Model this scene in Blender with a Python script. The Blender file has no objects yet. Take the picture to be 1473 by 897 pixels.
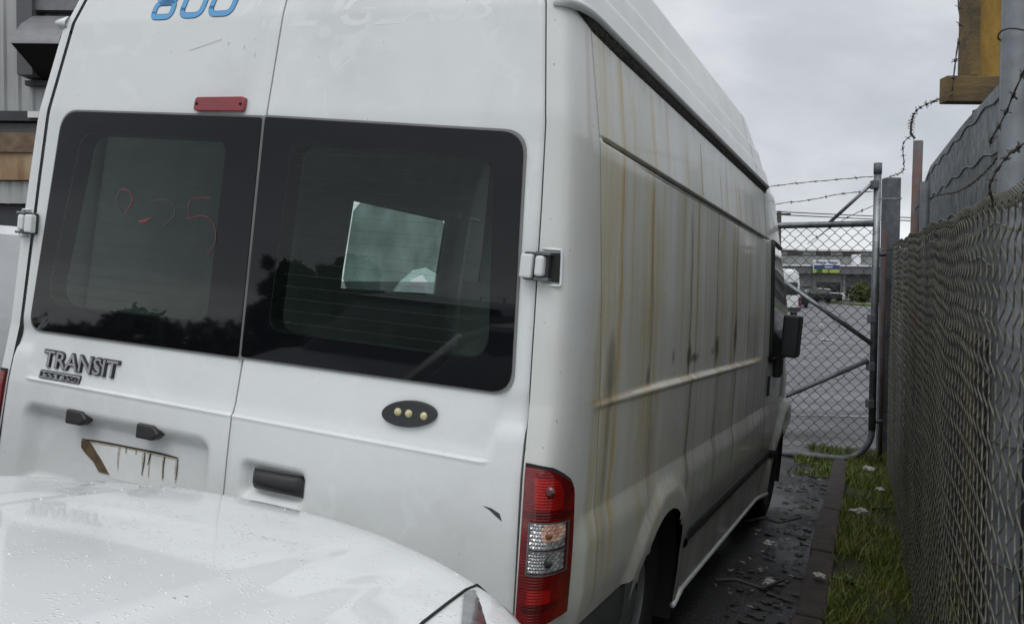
import bpy, bmesh, math, random
import numpy as np
from mathutils import Matrix, Vector
random.seed(7); rng = np.random.default_rng(7)
S = bpy.context.scene
COL = S.collection
R = math.radians

# ------------------------------------------------------------------ camera
CAMH = 1.76
cam_d = bpy.data.cameras.new('camera'); cam = bpy.data.objects.new('camera', cam_d); COL.objects.link(cam)
cam_d.sensor_width = 36; cam_d.lens = 36 * 1280 / 1473; cam_d.clip_start = 0.02; cam_d.clip_end = 5000
S.camera = cam
def _unit(v): return v / np.linalg.norm(v)
# view geometry: horizon 45 px above the optical axis, half a degree of roll
F = 1280.0
_hy = lambda x: 410 + (x - 1200) * .009
up_c = _unit(np.cross(np.array([-736.5, _hy(0) - 448.5, F]), np.array([736.5, _hy(1473) - 448.5, F])))
if up_c[1] > 0: up_c = -up_c
fw_c = _unit(np.array([0, 0, 1.]) - up_c[2] * up_c)
rt_c = np.cross(fw_c, up_c); rt_c = rt_c if rt_c[0] > 0 else -rt_c
RW = np.stack([rt_c, fw_c, up_c])
m = Matrix.Identity(4)
for i, v in enumerate(([1, 0, 0], [0, -1, 0], [0, 0, -1])):
    w = RW @ np.array(v, float)
    for k in range(3): m[k][i] = w[k]
m[0][3], m[1][3], m[2][3] = 0, 0, CAMH
cam.matrix_world = m
# frame of the parked van (x right, y forward, z up; origin under its rear bumper, on the cambered roadside)
VM = np.array([[0.91122858, 0.40297365, 0.0852919], [-0.40467874, 0.91445407, 0.00297725], [-0.07679577, -0.03722877, 0.99635156]])
VC = np.array([1.69989626, -1.98786103, 0.])
GZ = 1.42                                   # ground lies this far below z = 0 of my van measurements
def v2w(x, y, z): return VM @ (np.array([x, y, z]) - VC) + np.array([0, 0, CAMH])
def van_matrix(x=0., y=0., z=-GZ, yaw=0.):
    mm = Matrix.Identity(4)
    for i in range(3):
        for k in range(3): mm[i][k] = VM[i, k]
    p = v2w(x, y, z)
    for i in range(3): mm[i][3] = p[i]
    return mm @ Matrix.Rotation(yaw, 4, 'Z')

# ------------------------------------------------------------------ world, sun, exposure
S.view_settings.view_transform = 'Standard'; S.view_settings.look = 'None'
S.view_settings.exposure = 0.32; S.view_settings.gamma = 1.0
SUN_EL, SUN_AZ = R(58), R(205)
W = bpy.data.worlds.new('World'); S.world = W; W.use_nodes = True
nt = W.node_tree; nt.nodes.clear()
def N(nt, t, **k):
    n = nt.nodes.new(t)
    for a, b in k.items():
        if a.startswith('i_'): n.inputs[int(a[2:]) if a[2:].isdigit() else a[2:]].default_value = b
        else: setattr(n, a, b)
    return n
def MA(nt, op, a, b=None, c=None, clamp=False):
    n = nt.nodes.new('ShaderNodeMath'); n.operation = op; n.use_clamp = clamp
    for i, v in enumerate((a, b, c)):
        if v is None: continue
        if hasattr(v, 'is_output'): nt.links.new(v, n.inputs[i])
        else: n.inputs[i].default_value = v
    return n.outputs[0]
def MIX(nt, fac, a, b, mode='MIX'):
    n = nt.nodes.new('ShaderNodeMix'); n.data_type = 'RGBA'; n.blend_type = mode
    for s, v in ((0, fac), (6, a), (7, b)):
        if hasattr(v, 'is_output'): nt.links.new(v, n.inputs[s])
        else: n.inputs[s].default_value = v if s == 0 else (*v[:3], 1)
    return n.outputs[2]
def RAMP(nt, x, stops):
    n = nt.nodes.new('ShaderNodeValToRGB'); e = n.color_ramp.elements
    while len(e) < len(stops): e.new(0.5)
    for el, (p, c) in zip(e, stops):
        el.position = p; el.color = (*c, 1) if hasattr(c, '__len__') else (c, c, c, 1)
    nt.links.new(x, n.inputs[0]); return n.outputs[0]
sky = N(nt, 'ShaderNodeTexSky', sky_type='NISHITA', sun_disc=False, sun_elevation=SUN_EL, sun_rotation=SUN_AZ)
tc = N(nt, 'ShaderNodeTexCoord'); sep = N(nt, 'ShaderNodeSeparateXYZ'); nt.links.new(tc.outputs['Generated'], sep.inputs[0])
zc = MA(nt, 'MAXIMUM', sep.outputs[2], 0.0)
# clouds laid on a flat deck: divide by height
den = MA(nt, 'ADD', zc, 0.18)
cx_ = MA(nt, 'DIVIDE', sep.outputs[0], den); cy_ = MA(nt, 'DIVIDE', sep.outputs[1], den)
cmb = N(nt, 'ShaderNodeCombineXYZ'); nt.links.new(cx_, cmb.inputs[0]); nt.links.new(cy_, cmb.inputs[1])
n1 = N(nt, 'ShaderNodeTexNoise'); n1.inputs['Scale'].default_value = 0.55; n1.inputs['Detail'].default_value = 8; n1.inputs['Roughness'].default_value = 0.56
n1.inputs['Distortion'].default_value = 0.35
nt.links.new(cmb.outputs[0], n1.inputs['Vector'])
cl = RAMP(nt, n1.outputs[0], [(0.32, (0.43, 0.447, 0.482)), (0.50, (0.63, 0.648, 0.68)), (0.62, (0.92, 0.93, 0.94))])
gain = MA(nt, 'MULTIPLY', RAMP(nt, zc, [(0.0, .62), (.10, .50), (.24, .43), (1.0, .84)]), 2.0)
gl = N(nt, 'ShaderNodeMix', data_type='RGBA', blend_type='MULTIPLY'); gl.inputs[0].default_value = 1
nt.links.new(cl, gl.inputs[6])
cg = N(nt, 'ShaderNodeCombineColor'); [nt.links.new(gain, cg.inputs[i]) for i in range(3)]; nt.links.new(cg.outputs[0], gl.inputs[7])
bg1 = N(nt, 'ShaderNodeBackground'); nt.links.new(gl.outputs[2], bg1.inputs[0]); bg1.inputs[1].default_value = 0.80
bg2 = N(nt, 'ShaderNodeBackground'); nt.links.new(sky.outputs[0], bg2.inputs[0]); bg2.inputs[1].default_value = 0.012
add = N(nt, 'ShaderNodeAddShader'); nt.links.new(bg1.outputs[0], add.inputs[0]); nt.links.new(bg2.outputs[0], add.inputs[1])
wo = N(nt, 'ShaderNodeOutputWorld'); nt.links.new(add.outputs[0], wo.inputs[0])
sd = bpy.data.lights.new('sun', 'SUN'); sd.energy = 0.6; sd.angle = R(35); sd.color = (1, .97, .93)
sun = bpy.data.objects.new('sun', sd); COL.objects.link(sun)
_sd = Vector((math.sin(SUN_AZ) * math.cos(SUN_EL), math.cos(SUN_AZ) * math.cos(SUN_EL), math.sin(SUN_EL)))
sun.rotation_euler = _sd.to_track_quat('Z', 'Y').to_euler()

# ------------------------------------------------------------------ materials
MATS = {}
def mat(name, col, rough=.5, metal=0., vary=.0, vscale=6., bump=0., bscale=60., col2=None, cscale=None, spec=.5, coat=0., stretch=None, detail=6):
    if name in MATS: return MATS[name]
    M = bpy.data.materials.new(name); M.use_nodes = True; nt = M.node_tree
    b = nt.nodes['Principled BSDF']
    b.inputs['Roughness'].default_value = rough; b.inputs['Metallic'].default_value = metal
    b.inputs['Specular IOR Level'].default_value = spec; b.inputs['Coat Weight'].default_value = coat
    b.inputs['Coat Roughness'].default_value = .06
    tc = N(nt, 'ShaderNodeTexCoord'); vec = tc.outputs['Object']
    if stretch:
        mp = N(nt, 'ShaderNodeMapping'); mp.inputs['Scale'].default_value = stretch; nt.links.new(vec, mp.inputs[0]); vec = mp.outputs[0]
    n = N(nt, 'ShaderNodeTexNoise'); n.inputs['Scale'].default_value = cscale or vscale; n.inputs['Detail'].default_value = detail; n.inputs['Roughness'].default_value = .6
    nt.links.new(vec, n.inputs['Vector'])
    c2 = col2 or tuple(max(0, c * (1 - vary)) for c in col); c1 = col if col2 else tuple(min(1, c * (1 + vary)) for c in col)
    out = RAMP(nt, n.outputs[0], [(.36, c1), (.64, c2)])
    nt.links.new(out, b.inputs['Base Color'])
    if bump:
        n2 = N(nt, 'ShaderNodeTexNoise'); n2.inputs['Scale'].default_value = bscale; n2.inputs['Detail'].default_value = 4; nt.links.new(vec, n2.inputs['Vector'])
        bp = N(nt, 'ShaderNodeBump'); bp.inputs['Strength'].default_value = bump; bp.inputs['Distance'].default_value = .01
        nt.links.new(n2.outputs[0], bp.inputs['Height']); nt.links.new(bp.outputs[0], b.inputs['Normal'])
    MATS[name] = M; return M
def glassmat(name, tint, ior=1.5, rough=.0, extra=0.):
    M = bpy.data.materials.new(name); M.use_nodes = True; nt = M.node_tree; nt.nodes.clear()
    tr = N(nt, 'ShaderNodeBsdfTransparent'); tr.inputs[0].default_value = (*tint, 1)
    g = N(nt, 'ShaderNodeBsdfGlossy'); g.inputs['Roughness'].default_value = rough; g.inputs[0].default_value = (1, 1, 1, 1)
    fr = N(nt, 'ShaderNodeFresnel'); fr.inputs[0].default_value = ior
    geo = N(nt, 'ShaderNodeNewGeometry')
    # same reflectance from both sides of a thin pane
    fac = MA(nt, 'MULTIPLY', MA(nt, 'SUBTRACT', 1.0, geo.outputs['Backfacing']), fr.outputs[0])
    if extra: fac = MA(nt, 'ADD', fac, extra)
    mx = N(nt, 'ShaderNodeMixShader'); nt.links.new(fac, mx.inputs[0]); nt.links.new(tr.outputs[0], mx.inputs[1]); nt.links.new(g.outputs[0], mx.inputs[2])
    o = N(nt, 'ShaderNodeOutputMaterial'); nt.links.new(mx.outputs[0], o.inputs[0]); return M

black_plastic = mat('black_plastic', (.022, .023, .025), .45, vary=.15, bump=.15, bscale=300)
rubber = mat('rubber', (.016, .016, .016), .8, vary=.2)
dark_void = mat('dark_void', (.01, .01, .01), .9)
grey_plastic = mat('grey_plastic', (.055, .057, .058), .6, vary=.15, vscale=9, bump=.2, bscale=200)
chrome = mat('chrome', (.42, .42, .43), .3, .9)
galv = mat('galvanised_steel', (.20, .215, .225), .42, .75, vary=.25, vscale=14, bump=.1)
galv_dull = mat('galvanised_dull', (.12, .132, .145), .6, .35, vary=.3, vscale=9, bump=.15)
wire_m = mat('fence_wire', (.125, .122, .098), .6, .25, vary=.35, vscale=25)
barb_m = mat('barbed_wire', (.10, .085, .075), .7, .5, vary=.3, vscale=40)
rusty = mat('rusty_pipe', (.15, .07, .05), .8, .2, col2=(.13, .13, .14), cscale=7)
timber_y = mat('ochre_painted_timber', (.33, .20, .035), .8, col2=(.20, .125, .03), cscale=14, bump=.5, bscale=60, stretch=(1, 1, .35))
timber_d = mat('weathered_timber', (.17, .115, .045), .85, col2=(.08, .06, .035), cscale=12, bump=.5, bscale=50, stretch=(.3, 1, 1))
kerb_m = mat('kerb_timber', (.040, .028, .021), .8, col2=(.017, .014, .012), cscale=9, bump=.6, bscale=40)
blue_vinyl = mat('blue_vinyl', (.10, .36, .66), .4, vary=.06)
blue_dark = mat('dark_blue_vinyl', (.05, .12, .24), .4)
led_m = mat('yellowed_led', (.55, .50, .28), .3, vary=.2, vscale=150)
tyre_m = mat('tyre', (.015, .015, .015), .75, bump=.3, bscale=120)
rim_m = mat('wheel_rim', (.28, .28, .29), .4, .7, vary=.15)
litter_m = mat('white_litter', (.34, .34, .325), .6, vary=.12, vscale=40)
litter_d = mat('wet_litter', (.035, .033, .028), .6, col2=(.012, .012, .011), cscale=30)
chalk_m = mat('red_marker', (.42, .06, .08), .6, col2=(.16, .03, .04), cscale=60)
tear_m = mat('torn_backing', (.15, .105, .055), .85, col2=(.07, .05, .03), cscale=60)

def paint(name, col=(.70, .725, .722), droplets=False, smudge=.5, rough=.32):
    M = bpy.data.materials.new(name); M.use_nodes = True; nt = M.node_tree; b = nt.nodes['Principled BSDF']
    tc = N(nt, 'ShaderNodeTexCoord'); vec = tc.outputs['Object']
    n = N(nt, 'ShaderNodeTexNoise'); n.inputs['Scale'].default_value = 2.2; n.inputs['Detail'].default_value = 8; n.inputs['Roughness'].default_value = .62; n.inputs['Distortion'].default_value = .4
    nt.links.new(vec, n.inputs['Vector'])
    c = RAMP(nt, n.outputs[0], [(.33, tuple(x * .90 for x in col)), (.5, col), (.68, tuple(min(.86, x * 1.03) for x in col))])
    # pale smudges left by drying water, with sharper edges
    n3 = N(nt, 'ShaderNodeTexNoise'); n3.inputs['Scale'].default_value = 9; n3.inputs['Detail'].default_value = 3; n3.inputs['Distortion'].default_value = 1.2; nt.links.new(vec, n3.inputs['Vector'])
    sm = RAMP(nt, n3.outputs[0], [(.56, 0.), (.60, 1.)])
    n4 = N(nt, 'ShaderNodeTexNoise'); n4.inputs['Scale'].default_value = 1.6; nt.links.new(vec, n4.inputs['Vector'])
    sm2 = MA(nt, 'MULTIPLY', sm, RAMP(nt, n4.outputs[0], [(.44, 0.), (.56, 1.)]))
    c = MIX(nt, MA(nt, 'MULTIPLY', sm2, smudge), c, tuple(min(.88, x * 1.12) for x in col))
    # specks of grime
    v = N(nt, 'ShaderNodeTexNoise'); v.inputs['Scale'].default_value = 70; v.inputs['Detail'].default_value = 2; nt.links.new(vec, v.inputs['Vector'])
    sp = MA(nt, 'MULTIPLY', RAMP(nt, v.outputs[0], [(.73, 0.), (.77, 1.)]), .35)
    c = MIX(nt, sp, c, (.25, .23, .19))
    sx = N(nt, 'ShaderNodeSeparateXYZ'); nt.links.new(vec, sx.inputs[0])
    n5 = N(nt, 'ShaderNodeTexNoise'); n5.inputs['Scale'].default_value = 4.5; n5.inputs['Detail'].default_value = 8; n5.inputs['Roughness'].default_value = .7; nt.links.new(vec, n5.inputs['Vector'])
    lowf = MA(nt, 'MULTIPLY', MA(nt, 'SUBTRACT', 1.35, sx.outputs[2]), .9, clamp=True)
    if not droplets: c = MIX(nt, MA(nt, 'MULTIPLY', MA(nt, 'MULTIPLY', lowf, RAMP(nt, n5.outputs[0], [(.35, .15), (.68, 1.)])), .42), c, (.44, .44, .41))
    nt.links.new(c, b.inputs['Base Color'])
    b.inputs['Roughness'].default_value = rough; b.inputs['Coat Weight'].default_value = .25 if not droplets else .8; b.inputs['Coat Roughness'].default_value = .12 if not droplets else .05
    if droplets:
        vo = N(nt, 'ShaderNodeTexVoronoi'); vo.inputs['Scale'].default_value = 85; nt.links.new(vec, vo.inputs['Vector'])
        nn = N(nt, 'ShaderNodeTexNoise'); nn.inputs['Scale'].default_value = 14; nt.links.new(vec, nn.inputs['Vector'])
        h = MA(nt, 'MULTIPLY', RAMP(nt, vo.outputs['Distance'], [(.0, 1.), (.30, .0)]), RAMP(nt, nn.outputs[0], [(.47, 0.), (.60, 1.)]))
        bp = N(nt, 'ShaderNodeBump'); bp.inputs['Strength'].default_value = .55; bp.inputs['Distance'].default_value = .004
        nt.links.new(h, bp.inputs['Height']); nt.links.new(bp.outputs[0], b.inputs['Normal']); nt.links.new(bp.outputs[0], b.inputs['Coat Normal'])
    return M
door_paint = paint('white_door_paint', smudge=.4)
hood_paint = paint('wet_white_bonnet_paint', (.77, .79, .79), True, smudge=.2)
plain_white = paint('white_vehicle_paint', (.70, .72, .72), smudge=.2)
silver_paint = mat('silver_paint', (.30, .31, .32), .35, .5, coat=.3)
black_paint = mat('black_car_paint', (.010, .011, .012), .4, spec=.25, coat=.08)
car_glass = mat('dark_car_glass', (.012, .016, .018), .06, spec=.7)

def side_paint():
    """white side panel with rust and algae running down from the gutter"""
    M = bpy.data.materials.new('streaked_white_side_paint'); M.use_nodes = True; nt = M.node_tree; b = nt.nodes['Principled BSDF']
    tc = N(nt, 'ShaderNodeTexCoord'); vec = tc.outputs['Object']; sp = N(nt, 'ShaderNodeSeparateXYZ'); nt.links.new(vec, sp.inputs[0])
    X, Y, Z = sp.outputs; Y = MA(nt, 'ADD', Y, .085)
    zz = MA(nt, 'SUBTRACT', Z, GZ)                       # measured height
    def noise(sc, scale3, detail=4, dist=0.):
        mp = N(nt, 'ShaderNodeMapping'); mp.inputs['Scale'].default_value = scale3; nt.links.new(vec, mp.inputs[0])
        n = N(nt, 'ShaderNodeTexNoise'); n.inputs['Scale'].default_value = sc; n.inputs['Detail'].default_value = detail; n.inputs['Distortion'].default_value = dist
        nt.links.new(mp.outputs[0], n.inputs['Vector']); return n.outputs[0]
    c = RAMP(nt, noise(2.5, (1, 1, 1), 6, .4), [(.3, (.60, .615, .595)), (.7, (.70, .715, .70))])
    alg = MA(nt, 'MULTIPLY', RAMP(nt, noise(3.5, (1, 1, .5), 6, .5), [(.40, 0.), (.66, 1.)]), .45)
    c = MIX(nt, alg, c, (.52, .53, .45))
    # on the flat flank only, below the gutter
    flank = MA(nt, 'MULTIPLY', RAMP(nt, MA(nt, 'SUBTRACT', Y, .0), [(.18, 0.), (.36, 1.)]), RAMP(nt, MA(nt, 'MULTIPLY', MA(nt, 'SUBTRACT', .715, zz), 10), [(0, 0.), (.12, 1.)]))
    flank = MA(nt, 'MULTIPLY', flank, MA(nt, 'GREATER_THAN', X, .6))
    film = noise(5.5, (.2, 1.3, .16), 6, .5)            # broad vertical film of grime
    film = RAMP(nt, film, [(.38, 0.), (.62, 1.)])
    c = MIX(nt, MA(nt, 'MULTIPLY', MA(nt, 'MULTIPLY', film, flank), .34), c, (.46, .43, .28))
    fine = RAMP(nt, noise(24, (.2, 1.5, .07), 6, .6), [(.56, 0.), (.74, 1.)])
    c = MIX(nt, MA(nt, 'MULTIPLY', MA(nt, 'MULTIPLY', fine, flank), .36), c, (.32, .28, .15))
    wob = MA(nt, 'ADD', MA(nt, 'MULTIPLY', MA(nt, 'SUBTRACT', noise(2.2, (.1, .3, 1), 3), .5), .030), MA(nt, 'MULTIPLY', MA(nt, 'SUBTRACT', noise(16, (.1, .6, 1), 4), .5), .014))
    yw = MA(nt, 'ADD', Y, wob)
    och = (.40, .245, .05); ora = (.45, .17, .015); drk = (.025, .023, .017); grn = (.25, .23, .10); gry=(.16,.15,.12)
    # y, half width, colour, strength, z top, z bottom
    yel = (.50, .40, .17)
    st = [(.33, .050, yel, .60, .72, -.9), (.36, .012, och, .65, .70, .36), (.42, .09, yel, .5, .45, -.9), (.78, .07, yel, .4, .5, -.9), (.95, .06, yel, .5, .3, -.9), (.50, .030, yel, .85, .70, -.9), (.515, .010, och, .75, .68, -.28), (.60, .012, (.24, .13, .04), .70, .70, .50), (.63, .018, yel, .6, .62, -.3),
          (.84, .013, ora, .95, .69, .36), (.86, .034, yel, .75, .66, -.7), (.875, .016, och, .95, .39, -.27), (.90, .007, drk, .60, .10, -.95), (1.04, .012, ora, .95, .68, .385),
          (1.02, .02, yel, .4, .6, -.2), (1.32, .035, yel, .55, .62, -.28), (1.335, .008, grn, .6, .64, .0), (1.46, .030, grn, .55, .40, -.9), (1.475, .009, drk, .85, .30, -.9), (1.57, .030, yel, .75, .6, -.35),
          (1.74, .012, grn, .35, .5, -.28), (1.98, .010, drk, .85, .62, -.95), (2.08, .030, yel, .70, .6, -.5), (2.02, .03, grn, .4, .3, -.9),
          (2.38, .040, och, .65, .64, -.6), (2.46, .014, drk, .85, .60, -.95), (2.50, .05, yel, .5, .6, -.3), (2.86, .013, drk, .65, .62, -.9), (2.80, .04, yel, .35, .6, -.3), (3.10, .016, drk, .55, .55, -.95), (.30, .03, gry, .30, -.1, -.86), (.44, .035, gry, .50, -.15, -.86), (.92, .035, gry, .45, -.35, -.80), (1.46, .05, gry, .3, -.3, -.9)]
    brk = RAMP(nt, noise(7, (.3, 2.5, .9), 4), [(.30, .55), (.58, 1.)])
    wid = noise(5, (.1, 3, .8), 5)
    for (y0, w, colr, s, zt, zb) in st:
        d = MA(nt, 'ABSOLUTE', MA(nt, 'SUBTRACT', yw, y0))
        # thin hard core inside a pale bleeding edge; both wander in width
        wn = MA(nt, 'ADD', .35, MA(nt, 'MULTIPLY', wid, 1.3))
        core = MA(nt, 'MULTIPLY', MA(nt, 'SUBTRACT', 1.0, MA(nt, 'DIVIDE', d, MA(nt, 'MULTIPLY', wn, w * .75)), clamp=True), 2.2, clamp=True)
        halo = MA(nt, 'MULTIPLY', MA(nt, 'SUBTRACT', 1.0, MA(nt, 'DIVIDE', d, MA(nt, 'MULTIPLY', wn, w * 2.2)), clamp=True), .45)
        g = MA(nt, 'MAXIMUM', core, halo)
        a = MA(nt, 'MULTIPLY', MA(nt, 'SUBTRACT', zt, zz), 12, clamp=True)
        bb = MA(nt, 'MULTIPLY', MA(nt, 'SUBTRACT', zz, zb), 3.0, clamp=True)
        g = MA(nt, 'MULTIPLY', MA(nt, 'MULTIPLY', g, a), bb)
        g = MA(nt, 'MULTIPLY', MA(nt, 'MULTIPLY', g, brk), MA(nt, 'MULTIPLY', flank, s))
        c = MIX(nt, g, c, colr)
    # damp dirty patches above the lower crease where water stood
    for (y0, w, z0, h, s) in ((1.48, .05, -.205, .05, 1.), (1.58, .09, -.215, .022, .85), (1.22, .03, -.20, .035, .55), (2.02, .06, -.19, .07, .95), (1.93, .05, -.20, .02, .6), (2.48, .05, -.14, .13, .95), (.44, .06, -.20, .12, .5), (.88, .03, -.25, .04, .6)):
        dy = MA(nt, 'DIVIDE', MA(nt, 'SUBTRACT', yw, y0), w); dz = MA(nt, 'DIVIDE', MA(nt, 'SUBTRACT', zz, z0), h)
        rr = MA(nt, 'ADD', MA(nt, 'MULTIPLY', dy, dy), MA(nt, 'MULTIPLY', dz, dz))
        g = MA(nt, 'MULTIPLY', MA(nt, 'SUBTRACT', 1.0, MA(nt, 'ADD', rr, MA(nt, 'MULTIPLY', MA(nt, 'SUBTRACT', noise(22, (1, 1, 1), 3), .5), 1.2)), clamp=True), s)
        c = MIX(nt, MA(nt, 'MULTIPLY', g, MA(nt, 'GREATER_THAN', X, .6)), c, (.07, .068, .045))
    # rust and muck lying on the lower ledge
    led = MA(nt, 'SUBTRACT', 1.0, MA(nt, 'MULTIPLY', MA(nt, 'ABSOLUTE', MA(nt, 'ADD', zz, .284)), 75), clamp=True)
    rn = RAMP(nt, noise(6, (1, 1, .2), 5), [(.40, .25), (.56, 1.)])
    c = MIX(nt, MA(nt, 'MULTIPLY', MA(nt, 'MULTIPLY', led, rn), MA(nt, 'MULTIPLY', flank, .85)), c, (.42, .27, .10))
    # black mould just under the gutter and road dirt towards the sill
    mold = MA(nt, 'MULTIPLY', MA(nt, 'SUBTRACT', zz, .60), 9, clamp=True)
    mn = RAMP(nt, noise(30, (.6, 1, .5), 4), [(.45, 0.), (.62, 1.)])
    c = MIX(nt, MA(nt, 'MULTIPLY', MA(nt, 'MULTIPLY', mold, mn), MA(nt, 'MULTIPLY', flank, .6)), c, (.09, .085, .07))
    rd = MA(nt, 'MULTIPLY', MA(nt, 'SUBTRACT', -.62, zz), 1.6, clamp=True)
    dn = RAMP(nt, noise(5, (1, 1, .5), 6), [(.3, .35), (.7, 1.)])
    c = MIX(nt, MA(nt, 'MULTIPLY', MA(nt, 'MULTIPLY', rd, dn), .85), c, (.17, .165, .14))
    # fine dark specks of lichen on the pillar
    spk = RAMP(nt, noise(85, (1, 1, .6), 2), [(.72, 0.), (.75, 1.)])
    c = MIX(nt, MA(nt, 'MULTIPLY', spk, .6), c, (.20, .16, .09))
    nt.links.new(c, b.inputs['Base Color']); b.inputs['Roughness'].default_value = .42
    b.inputs['Coat Weight'].default_value = .45; b.inputs['Coat Roughness'].default_value = .07
    return M
side_mat = side_paint()

frit_m = mat('black_glass_border', (.004, .0045, .006), .03, spec=.42)
rear_glass = glassmat('tinted_rear_glass', (.50, .60, .57), 1.46)
screen_glass = glassmat('windscreen_glass', (.75, .8, .78), 1.5)
side_glass = glassmat('dirty_side_glass', (.44, .55, .51), 1.5)
_nt = side_glass.node_tree; _tr = [n for n in _nt.nodes if n.type == 'BSDF_TRANSPARENT'][0]; _tc = N(_nt, 'ShaderNodeTexCoord')
_a = N(_nt, 'ShaderNodeTexNoise'); _a.inputs['Scale'].default_value = 5; _a.inputs['Detail'].default_value = 5; _nt.links.new(_tc.outputs['Object'], _a.inputs['Vector'])
_v2 = N(_nt, 'ShaderNodeTexVoronoi'); _v2.inputs['Scale'].default_value = 60; _nt.links.new(_tc.outputs['Object'], _v2.inputs['Vector'])
_c = MIX(_nt, 1.0, RAMP(_nt, _a.outputs[0], [(.35, (.12, .165, .15)), (.65, (.23, .29, .27))]), RAMP(_nt, _v2.outputs['Distance'], [(.05, .25), (.16, 1.)]), 'MULTIPLY'); _nt.links.new(_c, _tr.inputs[0])
shatter = bpy.data.materials.new('shattered_glass'); shatter.use_nodes = True; _nt = shatter.node_tree; _nt.nodes.clear()
_tc = N(_nt, 'ShaderNodeTexCoord'); _v = N(_nt, 'ShaderNodeTexVoronoi', feature='DISTANCE_TO_EDGE'); _v.inputs['Scale'].default_value = 42; _nt.links.new(_tc.outputs['Object'], _v.inputs['Vector'])
_t = N(_nt, 'ShaderNodeBsdfTransparent'); _nt.links.new(RAMP(_nt, _v.outputs[0], [(.02, (.95, 1., .98)), (.10, (.30, .52, .46)), (.3, (.62, .80, .74))]), _t.inputs[0])
_d = N(_nt, 'ShaderNodeBsdfTranslucent'); _d.inputs[0].default_value = (.8, .9, .87, 1); _x = N(_nt, 'ShaderNodeMixShader'); _x.inputs[0].default_value = .3
_nt.links.new(_t.outputs[0], _x.inputs[1]); _nt.links.new(_d.outputs[0], _x.inputs[2]); _nt.links.new(_x.outputs[0], N(_nt, 'ShaderNodeOutputMaterial').inputs[0])

def lens_mat(name, col, col2, hstripe=0.):
    M = bpy.data.materials.new(name); M.use_nodes = True; nt = M.node_tree; b = nt.nodes['Principled BSDF']
    tc = N(nt, 'ShaderNodeTexCoord'); n = N(nt, 'ShaderNodeTexNoise'); n.inputs['Scale'].default_value = 9; n.inputs['Detail'].default_value = 3
    nt.links.new(tc.outputs['Object'], n.inputs['Vector'])
    nt.links.new(RAMP(nt, n.outputs[0], [(.38, col), (.66, col2)]), b.inputs['Base Color'])
    b.inputs['Roughness'].default_value = .12; b.inputs['Coat Weight'].default_value = .8; b.inputs['Coat Roughness'].default_value = .04
    w = N(nt, 'ShaderNodeTexWave', wave_type='BANDS', bands_direction='Z'); w.inputs['Scale'].default_value = 45; nt.links.new(tc.outputs['Object'], w.inputs['Vector'])
    bp = N(nt, 'ShaderNodeBump'); bp.inputs['Strength'].default_value = .22; bp.inputs['Distance'].default_value = .003; nt.links.new(w.outputs[0], bp.inputs['Height']); nt.links.new(bp.outputs[0], b.inputs['Normal'])
    return M
red_lens = lens_mat('red_lens', (.11, .002, .003), (.20, .004, .005))
red_bright = lens_mat('red_reflector', (.24, .004, .004), (.46, .010, .008))
red_deep = lens_mat('deep_red_lens', (.06, .002, .003), (.10, .003, .004))
amber_lens = mat('amber_bulb', (.70, .50, .40), .2, col2=(.50, .26, .17), cscale=30, coat=.8)
refl_m = mat('lamp_reflector', (.85, .85, .84), .22, .8, col2=(.45, .45, .46), cscale=18)

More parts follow.
